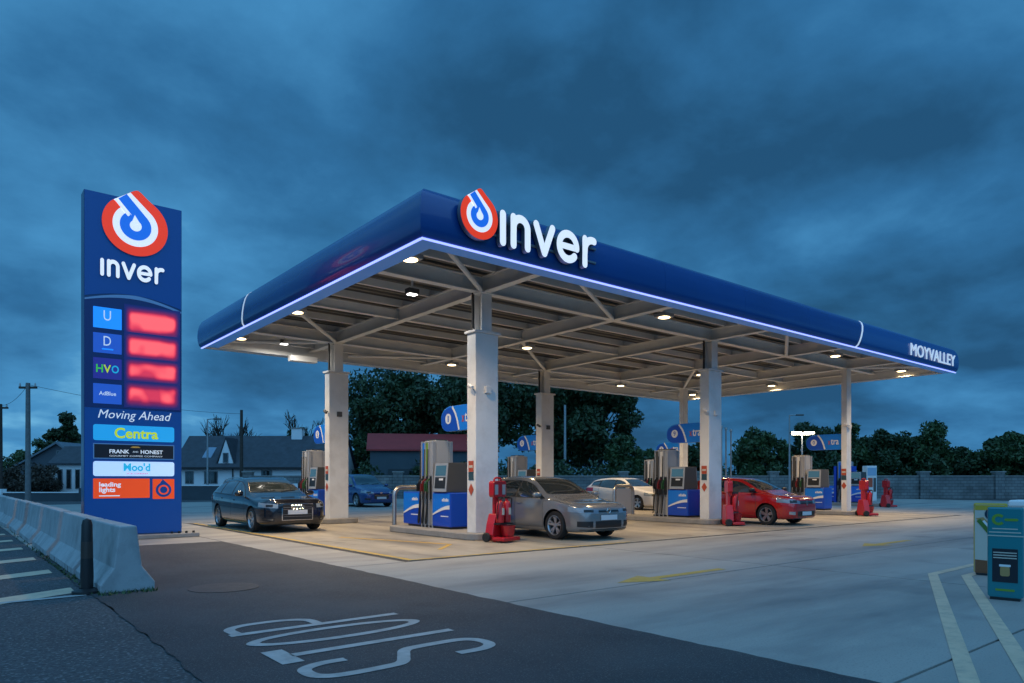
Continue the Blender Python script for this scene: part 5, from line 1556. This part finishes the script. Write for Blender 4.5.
MB().box(0.10, 0.27, -0.312, -0.301, 0.6, 1.5).build('keypad', M_PDARK, t)
for k, px in enumerate((721.5, 726.0, 731.0)):
    vx, vy = at_depth(px, 40)
    t = thing('vent_pipe', ['left', 'middle', 'right'][k] + 'most of the three thin vent pipes behind the red car' if k != 1 else 'middle of the three thin vent pipes behind the red car', 'vent pipe', (vx, vy, 0), 0, 'tank vent pipes')
    MB().tube([(0, 0, 0), (0, 0, 4.3 - 0.1 * k)], 0.045, 8).build('pipe', M_GALV, t, smooth=True)
    MB().lathe([(0.0, 0.16), (0.07, 0.14), (0.09, 0.02), (0.045, 0.0)], (0, 0, 4.3 - 0.1 * k), 'z', 10).build('vent_cap', M_GALV, t, smooth=True)

# ================================================================== BLOCK WALL
wz = math.atan2(RT[1], RT[0])
ZW = 52.0
wx, wy = at_depth(512, ZW)
wall = thing('block_wall', 'long grey blockwork boundary wall with piers behind the forecourt', 'wall', (wx, wy, 0), wz)
k0 = (923 - 512) / FPX * ZW
sp = 5.52
for i in range(-9, 8):
    xx = k0 + sp * i
    pr_ = MB().box(xx - 0.34, xx + 0.34, -0.27, 0.2, -0.1, 1.90).build('pier', M_BLOCK, wall)
    MB().box(xx - 0.40, xx + 0.40, -0.33, 0.26, 1.902, 2.0).build('pier_cap', M_KERB, pr_, bevel=0.015)
    pn_ = MB().box(xx + 0.342, xx + sp - 0.342, -0.11, 0.11, -0.1, 1.62).build('wall_panel', M_BLOCK, wall)
    MB().box(xx + 0.342, xx + sp - 0.342, -0.15, 0.15, 1.622, 1.69).build('coping', M_KERB, pn_)


# ================================================================== TREES
def leaves(rng, centres, n, size, squash=1.0):
    """many small leaf faces gathered in clumps; centres: rows x, y, z, radius"""
    c = centres[rng.integers(0, len(centres), n)]
    d = rng.normal(size=(n, 3)); d /= np.linalg.norm(d, axis=1)[:, None]
    rad = c[:, 3:4] * rng.random((n, 1)) ** 0.45
    p = c[:, :3] + d * rad * np.array([1, 1, squash])
    a = rng.normal(size=(n, 3)); a /= np.linalg.norm(a, axis=1)[:, None]
    b = np.cross(a, rng.normal(size=(n, 3))); b /= np.linalg.norm(b, axis=1)[:, None]
    s = size * (0.6 + 0.8 * rng.random((n, 1)))
    v = np.empty((n, 4, 3)); v[:, 0] = p - a * s; v[:, 1] = p - b * s * 0.45; v[:, 2] = p + a * s; v[:, 3] = p + b * s * 0.45
    return v.reshape(-1, 3)


def mesh_quads(name, v, mat, parent):
    n = len(v) // 4; me = bpy.data.meshes.new(name)
    me.vertices.add(len(v)); me.vertices.foreach_set('co', v.astype(np.float32).ravel())
    me.loops.add(n * 4); me.loops.foreach_set('vertex_index', np.arange(n * 4, dtype=np.int32))
    me.polygons.add(n); me.polygons.foreach_set('loop_start', np.arange(0, n * 4, 4, dtype=np.int32))
    me.polygons.foreach_set('loop_total', np.full(n, 4, dtype=np.int32))
    me.materials.append(mat); me.update()
    o = bpy.data.objects.new(name, me); COL.objects.link(o); o.parent = parent
    return o


def tree(x, y, h, rx, base, label, seed, n=6000, size=0.2, mat=None, nb=34, cat='tree', name='tree', group='trees behind the forecourt', trunk=True):
    rng = np.random.default_rng(seed)
    t = thing(name, label, cat, (x, y, -0.05), 0, group)
    cz = (h + base) / 2; rz_ = (h - base) / 2
    cs = []
    while len(cs) < nb:
        u = rng.uniform(-1, 1, 3)
        q = np.linalg.norm(u)
        if q > 1 or q < 0.25: continue
        wob = 0.75 + 0.35 * rng.random()
        cs.append((u[0] * rx * wob * 0.92, u[1] * rx * wob * 0.92, cz + u[2] * rz_ * wob * 0.95, rx * (0.18 + 0.17 * rng.random())))
    cs = np.array(cs)
    mesh_quads('crown', leaves(rng, cs, n, size, 0.8), mat or M_LEAF, t)
    if trunk:
        b = MB(); b.tube([(0, 0, 0), (0.1, 0.05, h * 0.25), (0.0, 0.1, h * 0.5), (0.1, 0, h * 0.75)], [h * 0.026, h * 0.02, h * 0.013, h * 0.004], 8)
        for k in range(9):
            c = cs[k]; z0 = h * (0.2 + 0.045 * k)
            b.tube([(0.05, 0.05, z0), (c[0] * 0.5, c[1] * 0.5, (z0 + c[2]) / 2 + 0.2), (c[0], c[1], c[2])], [h * 0.009, h * 0.006, h * 0.002], 5)
        b.build('trunk', M_BARK, t, smooth=True)
    return t


def tree_px(px, Z, ytop, wpx, base, label, seed, **k):
    x, y = at_depth(px, Z); h = z_at(ytop, Z)
    return tree(x, y, h, wpx / 2 * Z / FPX, base, label, seed, **k)


# the big trees in the middle
tree_px(398, 72, 362, 118, 2.0, 'leftmost of the big dark trees, behind the red-roofed barn', 1, n=26000, size=0.24, nb=70)
tree_px(478, 70, 350, 120, 2.0, 'big dark tree right behind the nearest white column', 2, n=26000, size=0.24, nb=70)
tree_px(556, 69, 352, 110, 1.5, 'big dark tree behind the middle rear column', 3, n=25000, size=0.24, nb=70)
tree_px(600, 68, 372, 86, 3.2, 'rightmost of the big trees, its branches hanging over the white car', 4, n=15000, size=0.24, nb=46)
tree_px(363, 66, 440, 40, 0.3, 'low green tree left of the barn', 5, n=5000, size=0.18, mat=M_LEAF2)
tree_px(626, 62, 433, 46, 0.5, 'small rounded tree above the white car', 6, n=4500, size=0.18, mat=M_LEAF2)
# the row behind the wall, right of the middle
row = [(648, 60, 452, 40, 'small bush showing between the white car and pumps'), (694, 62, 440, 50, 'tree behind the lower blade sign of the middle island'), (760, 58, 424, 66, 'rounded tree between the vent pipes and the floodlight mast'),
       (808, 60, 419, 52, 'tree with lit top right behind the floodlights'), (846, 59, 424, 54, 'tree behind the slim right column'), (884, 58, 428, 62, 'broad tree above the pale air unit'),
       (924, 58, 426, 60, 'broad tree above the left wall pier'), (962, 60, 446, 46, 'lowest tree of the row, under the gap of sky'), (1006, 58, 430, 70, 'tall tree at the right edge of the picture'), (1052, 60, 424, 70, 'tree just beyond the right edge')]
for k, (px, Z, yt, wp, lab) in enumerate(row):
    if px > 1045: continue
    tree_px(px, Z, yt, wp, 0.6, lab, 20 + k, n=9500, size=0.18, mat=M_LEAF if k % 2 else M_LEAF2, nb=44)
# undergrowth closing the gaps under the crowns
rng = np.random.default_rng(77)
cs = []
for k in range(210):
    px = rng.uniform(330, 1060); x, y = at_depth(px, rng.uniform(56, 66)); cs.append((x, y, rng.uniform(0.3, 3.3 if px > 660 else 2.4), rng.uniform(0.7, 1.3)))
ug = mesh_quads('undergrowth', leaves(rng, np.array(cs), 40000, 0.18), M_LEAF, None)
tag(ug, 'dark undergrowth filling the gaps behind the block wall', 'undergrowth', kind='stuff')
# left side
tree_px(68, 78, 413, 44, 1.0, 'tree left of the totem above the dark gabled house', 51, n=14000, size=0.2, nb=46)
tree_px(40, 84, 436, 46, 0.5, 'low tree line left of the utility pole', 52, n=9000, size=0.2, mat=M_LEAF2)
tree_px(10, 80, 450, 40, 0.2, 'bright green shrub at the far left edge', 53, n=3500, size=0.16, mat=M_LEAF2)
tree_px(30, 58, 464, 66, 0.0, 'russet hedge bush behind the low wall', 54, n=7000, size=0.13, mat=M_LEAF3, name='hedge_bush', cat='bush', trunk=False)
tree_px(300, 74, 424, 30, 1.5, 'ivy-clad tree behind the cottage chimney', 55, n=3500, size=0.18)
tree_px(320, 72, 434, 22, 1.5, 'small tree between cottage roof and left column', 56, n=2500, size=0.18)


def bare_tree(px, Z, ytop, label, seed):
    x, y = at_depth(px, Z); h = z_at(ytop, Z); rr = random.Random(seed)
    t = thing('bare_tree', label, 'tree', (x, y, 0), 0, 'bare trees behind the cottage')
    b = MB()

    def grow(p, d, l, r, dep):
        q = p + d * l
        b.tube([tuple(p), tuple((p + q) / 2 + Vector((rr.uniform(-1, 1), rr.uniform(-1, 1), 0)) * l * 0.05), tuple(q)], [r, r * 0.85, r * 0.65], 5, caps=False)
        if dep == 0: return
        for k in range(3 if dep > 1 else 2):
            nd = (d + Vector((rr.uniform(-0.55, 0.55), rr.uniform(-0.55, 0.55), rr.uniform(0.0, 0.35)))).normalized()
            grow(p + d * l * rr.uniform(0.55, 1.0), nd, l * rr.uniform(0.55, 0.78), r * 0.64, dep - 1)
    grow(Vector((0, 0, 0)), Vector((0, 0, 1)), h * 0.40, h * 0.022, 5)
    b.build('branches', M_BARK, t, fix=False)


bare_tree(212, 72, 414, 'leafless tree behind the left end of the cottage roof', 5)
bare_tree(231, 73, 410, 'leafless tree just left of the dark timber pole', 9)
bare_tree(297, 76, 404, 'leafless tree sticking up behind the cottage chimney', 12)


# ================================================================== BUILDINGS
def rot_thing(name, label, cat, px, Z, extra=0.0, group=None):
    x, y = at_depth(px, Z); return thing(name, label, cat, (x, y, 0), wz + extra, group)


def win(parent, x0, x1, z0, z1, y, bars=1, mat=None):
    f = MB().box(x0 - 0.06, x1 + 0.06, y - 0.05, y - 0.001, z0 - 0.06, z1 + 0.06).build('window', pm('window_frame', (0.16, 0.17, 0.18), 0.6), parent)
    n_ = bars + 1; w = (x1 - x0 - 0.05 * bars) / n_
    for k in range(n_): MB().box(x0 + k * (w + 0.05), x0 + k * (w + 0.05) + w, y - 0.058, y - 0.0505, z0, z1).build('pane', M_GLASSD, f)


Zc = 58.0
S = Zc / FPX
ct = rot_thing('cottage', 'long white cottage with dark slate roof, dormer and chimney', 'house', 255, Zc)
X0, X1 = (175 - 255) * S, (338 - 255) * S
eave, ridge = z_at(467.5, Zc), z_at(437.5, Zc + 3.0)
MB().box(X0, X1, 0.0, 6.0, 0.0, eave).build('wall', M_RENDER, ct)
b = MB(); b.prism([(-0.35, eave - 0.1), (3.0, ridge), (6.35, eave - 0.1), (6.35, eave + 0.02), (3.0, ridge + 0.14), (-0.35, eave + 0.02)], lambda a, c, d: (d, a, c), X0 - 0.2, X1 + 0.2)
rf = b.build('roof', M_SLATE, ct)
b = MB(); b.prism([(0.0, eave), (3.0, ridge), (6.0, eave)], lambda a, c, d: (d, a, c), X0 + 0.001, X0 + 0.2); b.build('gable', M_RENDER, ct)
b = MB(); b.prism([(0.0, eave), (3.0, ridge), (6.0, eave)], lambda a, c, d: (d, a, c), X1 - 0.2, X1 - 0.001); b.build('gable', M_RENDER, ct)
MB().box(X0 - 0.2, X1 + 0.2, -0.50, -0.36, eave - 0.12, eave + 0.02).build('gutter', M_BLACK, ct)
cxx = (287 - 255) * S
chz = z_at(432, Zc + 3)
MB().box(cxx - 0.45, cxx + 0.45, 2.6, 3.4, ridge - 0.5, chz + 0.25).build('chimney', M_RENDER, rf)
MB().box(cxx - 0.5, cxx + 0.5, 2.55, 3.45, chz + 0.252, chz + 0.35).build('chimney_cap', M_KERB, rf)
dx = (225.5 - 255) * S; dw = 0.68
dz0, dz1 = eave + 0.15, z_at(439, Zc)
b = MB(); b.prism([(dx - dw, dz0), (dx + dw, dz0), (dx, dz1)], lambda a, c, d: (a, d, c), 0.05, 0.35); dm = b.build('dormer', M_RENDER, ct)
b = MB(); b.prism([(dx - dw - 0.12, dz0 - 0.05), (dx, dz1 + 0.02), (dx + dw + 0.12, dz0 - 0.05), (dx + dw + 0.20, dz0), (dx, dz1 + 0.16), (dx - dw - 0.2, dz0)], lambda a, c, d: (a, d, c), 0.0, 2.8); b.build('dormer_roof', M_SLATE, dm)
win(dm, dx - 0.16, dx + 0.16, dz0 + 0.3, dz0 + 1.0, 0.05, 0)
for (p0_, p1_, q0, q1, bars) in ((205, 217, 483, 472, 1), (262, 271.5, 477.5, 471, 1), (186, 193, 483, 472, 1), (303, 312, 481, 471.5, 1)):
    win(ct, (p0_ - 255) * S, (p1_ - 255) * S, z_at(q0, Zc), z_at(q1, Zc), 0.0, bars)
# rooflight on the slope
slope = (ridge - eave) / 3.35
for (p0_, p1_) in ((199, 208),):
    xa, xb = (p0_ - 255) * S, (p1_ - 255) * S
    b = MB()
    ya, yb = 0.6, 1.7
    za, zb_ = eave + 0.02 + slope * (ya + 0.35) + 0.10, eave + 0.02 + slope * (yb + 0.35) + 0.10
    b.add([(xa, ya, za), (xb, ya, za), (xb, yb, zb_), (xa, yb, zb_), (xa, ya, za - 0.15), (xb, ya, za - 0.15), (xb, yb, zb_ - 0.15), (xa, yb, zb_ - 0.15)], [(0, 1, 2, 3), (7, 6, 5, 4), (0, 1, 5, 4), (1, 2, 6, 5), (2, 3, 7, 6), (3, 0, 4, 7)])
    b.build('rooflight', pm('rooflight_glass', (0.25, 0.32, 0.4), 0.08, spec=0.8), rf)
MB().tube([((233 - 255) * S, -0.06, 0), ((233 - 255) * S, -0.06, eave - 0.1)], 0.05, 6).build('downpipe', M_BLACK, ct)

Zh = 66.0; S2 = Zh / FPX
hs = rot_thing('house', 'dark gabled house with pale roof slope left of the totem', 'house', 50, Zh)
b = MB(); gx0, gx1 = (17 - 50) * S2, (88 - 50) * S2; gm = (58 - 50) * S2
ge, gr_ = z_at(467, Zh), z_at(444, Zh)
b.prism([(gx0, 0), (gx1, 0), (gx1, ge), (gm, gr_), (gx0, ge)], lambda a, c, d: (a, d, c), 0, 7); b.build('wall', pm('dark_render', (0.07, 0.085, 0.10), 0.8), hs)
b = MB(); b.prism([(gx0 - 0.3, ge - 0.15), (gm, gr_ + 0.02), (gx1 + 0.3, ge - 0.15), (gx1 + 0.3, ge + 0.0), (gm, gr_ + 0.22), (gx0 - 0.3, ge + 0.0)], lambda a, c, d: (a, d, c), -0.3, 7.3); b.build('roof', pm('pale_slate', (0.14, 0.17, 0.20), 0.6, var=0.2, vscale=2), hs)
win(hs, (57 - 50) * S2, (63 - 50) * S2, z_at(456, Zh), z_at(451, Zh), 0.0, 1)
Zx = 60.0; S3 = Zx / FPX
ax2 = rot_thing('annexe', 'low white annexe with tall windows touching the totem edge', 'house', 66, Zx)
ea = z_at(464.5, Zx)
xa, xb = (52 - 66) * S3, (120 - 66) * S3
MB().box(xa, xb, 0, 4, 0, ea).build('wall', M_RENDER, ax2)
b = MB(); b.prism([(-0.3, ea), (2, ea + 1.5), (4.3, ea), (4.3, ea + 0.12), (2, ea + 1.65), (-0.3, ea + 0.12)], lambda a, c, d: (d, a, c), xa - 0.2, xb + 0.2); b.build('roof', M_SLATE, ax2)
for k in range(5): win(ax2, xa + 0.55 + 0.75 * k, xa + 0.85 + 0.75 * k, z_at(488, Zx), z_at(470, Zx), 0.0, 0)

Zb = 60.0; S4 = Zb / FPX
bn = rot_thing('barn', 'dark barn with a dull red roof behind the pumps', 'barn', 420, Zb, R(10))
x0, x1 = (371 - 420) * S4, (478 - 420) * S4
be, br_ = z_at(450, Zb), z_at(434, Zb)
MB().box(x0, x1, 0, 8, 0, be).build('wall', M_BARNW, bn)
b = MB(); b.prism([(-0.3, be - 0.1), (4, br_ + 0.15), (8.3, be - 0.1), (8.3, be + 0.03), (4, br_ + 0.27), (-0.3, be + 0.03)], lambda a, c, d: (d, a, c), x0 - 0.3, x1 + 0.3); brf = b.build('roof', M_BARNR, bn)
b = MB()
for k in range(int((x1 - x0) / 0.35)):
    xx = x0 + 0.35 * k; b.box(xx, xx + 0.05, -0.03, -0.002, 0, be)
b.build('cladding_ribs', M_BARNW, bn)['kind'] = 'stuff'
MB().box(x0 + 1.5, x0 + 4.2, -0.06, -0.032, 0.0, 2.3).build('door', pm('barn_door', (0.035, 0.045, 0.05), 0.7), bn)

# low walls and fence lines at the left
Zl = 47.0; S5 = Zl / FPX
lw = rot_thing('low_wall', 'low dark boundary wall with pale coping at far left', 'wall', 40, Zl)
MB().box((-80 - 40) * S5, (84 - 40) * S5, 0, 0.22, -0.1, z_at(493, Zl)).build('wall_panel', M_HOARD, lw)
MB().box((-80 - 40) * S5, (84 - 40) * S5, -0.05, 0.27, z_at(493, Zl) + 0.002, z_at(492, Zl)).build('coping', M_RENDER, lw)
MB().box((-4 - 40) * S5, (3 - 40) * S5, -0.15, 0.35, -0.1, z_at(489, Zl)).build('pier', M_RENDER, lw)
MB().box((80 - 40) * S5, (86 - 40) * S5, -0.15, 0.35, -0.1, z_at(488, Zl)).build('pier', M_HOARD, lw)
Zl = 50.0; S5 = Zl / FPX
lw = rot_thing('low_wall', 'low dark wall with pale coping in front of the cottage', 'wall', 230, Zl)
MB().box((160 - 230) * S5, (305 - 230) * S5, 0, 0.22, -0.1, z_at(486, Zl)).build('wall_panel', M_HOARD, lw)
MB().box((160 - 230) * S5, (305 - 230) * S5, -0.05, 0.27, z_at(486, Zl) + 0.002, z_at(485, Zl)).build('coping', M_RENDER, lw)
for px in (232, 296): MB().box((px - 4 - 230) * S5, (px + 4 - 230) * S5, -0.12, 0.34, -0.1, z_at(483.5, Zl)).build('pier', M_RENDER, lw)


# ================================================================== POLES AND WIRES
def upole(px, Z, ytop, label, mat=M_GALV, r=0.16, arm=True):
    x, y = at_depth(px, Z); h = z_at(ytop, Z)
    t = thing('utility_pole', label, 'utility pole', (x, y, 0), wz, 'utility poles')
    MB().tube([(0, 0, 0), (0, 0, h)], [r, r * 0.72], 10).build('pole', mat, t, smooth=True)
    if arm:
        am = MB().box(-0.55, 0.55, -0.06, 0.06, h - 0.35, h - 0.22).build('cross_arm', M_WOOD, t)
        for s in (-0.5, -0.1, 0.45): MB().lathe([(0, 0.0), (0.05, 0.0), (0.06, 0.1), (0.03, 0.22), (0, 0.22)], (s, 0, h - 0.219), 'z', 8).build('insulator', M_PGREY, am, smooth=True)
    return Vector((x, y, h))


pa_ = upole(28, 44, 383, 'pale utility pole with cross arm behind the barriers', pm('weathered_pole', (0.16, 0.165, 0.165), 0.8, var=0.2, vscale=4), 0.17)
pb_ = upole(0.5, 52, 404, 'second utility pole cut by the left picture edge', M_WOOD, 0.16)
pc_ = upole(241.5, 55, 410, 'plain dark timber pole in front of the cottage roof', M_WOOD, 0.15, False)
pd_ = upole(565, 62, 405, 'grey pole with a box among the big trees', M_GALV, 0.14, False)
far = Vector((*at_depth(-260, 70), z_at(430, 70)))
for k, (a, c, lab) in enumerate(((pa_, pb_, 'power line between the two left utility poles'), (pa_, pc_ + Vector((0, 0, -0.2)), 'power line from the left pole to the dark timber pole'))):
    pts = []
    for i in range(13):
        f = i / 12; p = a.lerp(c, f); p.z -= 0.35 * 4 * f * (1 - f) + 0.1; pts.append(tuple(p))
    tag(MB().tube(pts, 0.012, 5).build('power_line', M_BLACK), lab, 'cable')


def lamp_post(px, Z, ytop, label):
    x, y = at_depth(px, Z); h = z_at(ytop, Z)
    t = thing('lamp_post', label, 'lamp post', (x, y, 0), wz, 'unlit street lamps')
    MB().tube([(0, 0, 0), (0, 0, h)], [0.09, 0.05], 8).build('pole', M_GALV, t, smooth=True)
    MB().tube([(0, 0, h - 0.03), (0.3, 0, h), (0.5, 0, h)], 0.035, 6).build('bracket', M_GALV, t)
    MB().box(0.45, 1.0, -0.12, 0.12, h - 0.05, h + 0.05).build('lantern', M_PDARK, t, bevel=0.03)


lamp_post(207.5, 52, 419, 'thin unlit street lamp in front of the cottage rooflight')
lamp_post(789.5, 50, 415, 'thin unlit lamp post just left of the floodlight mast')
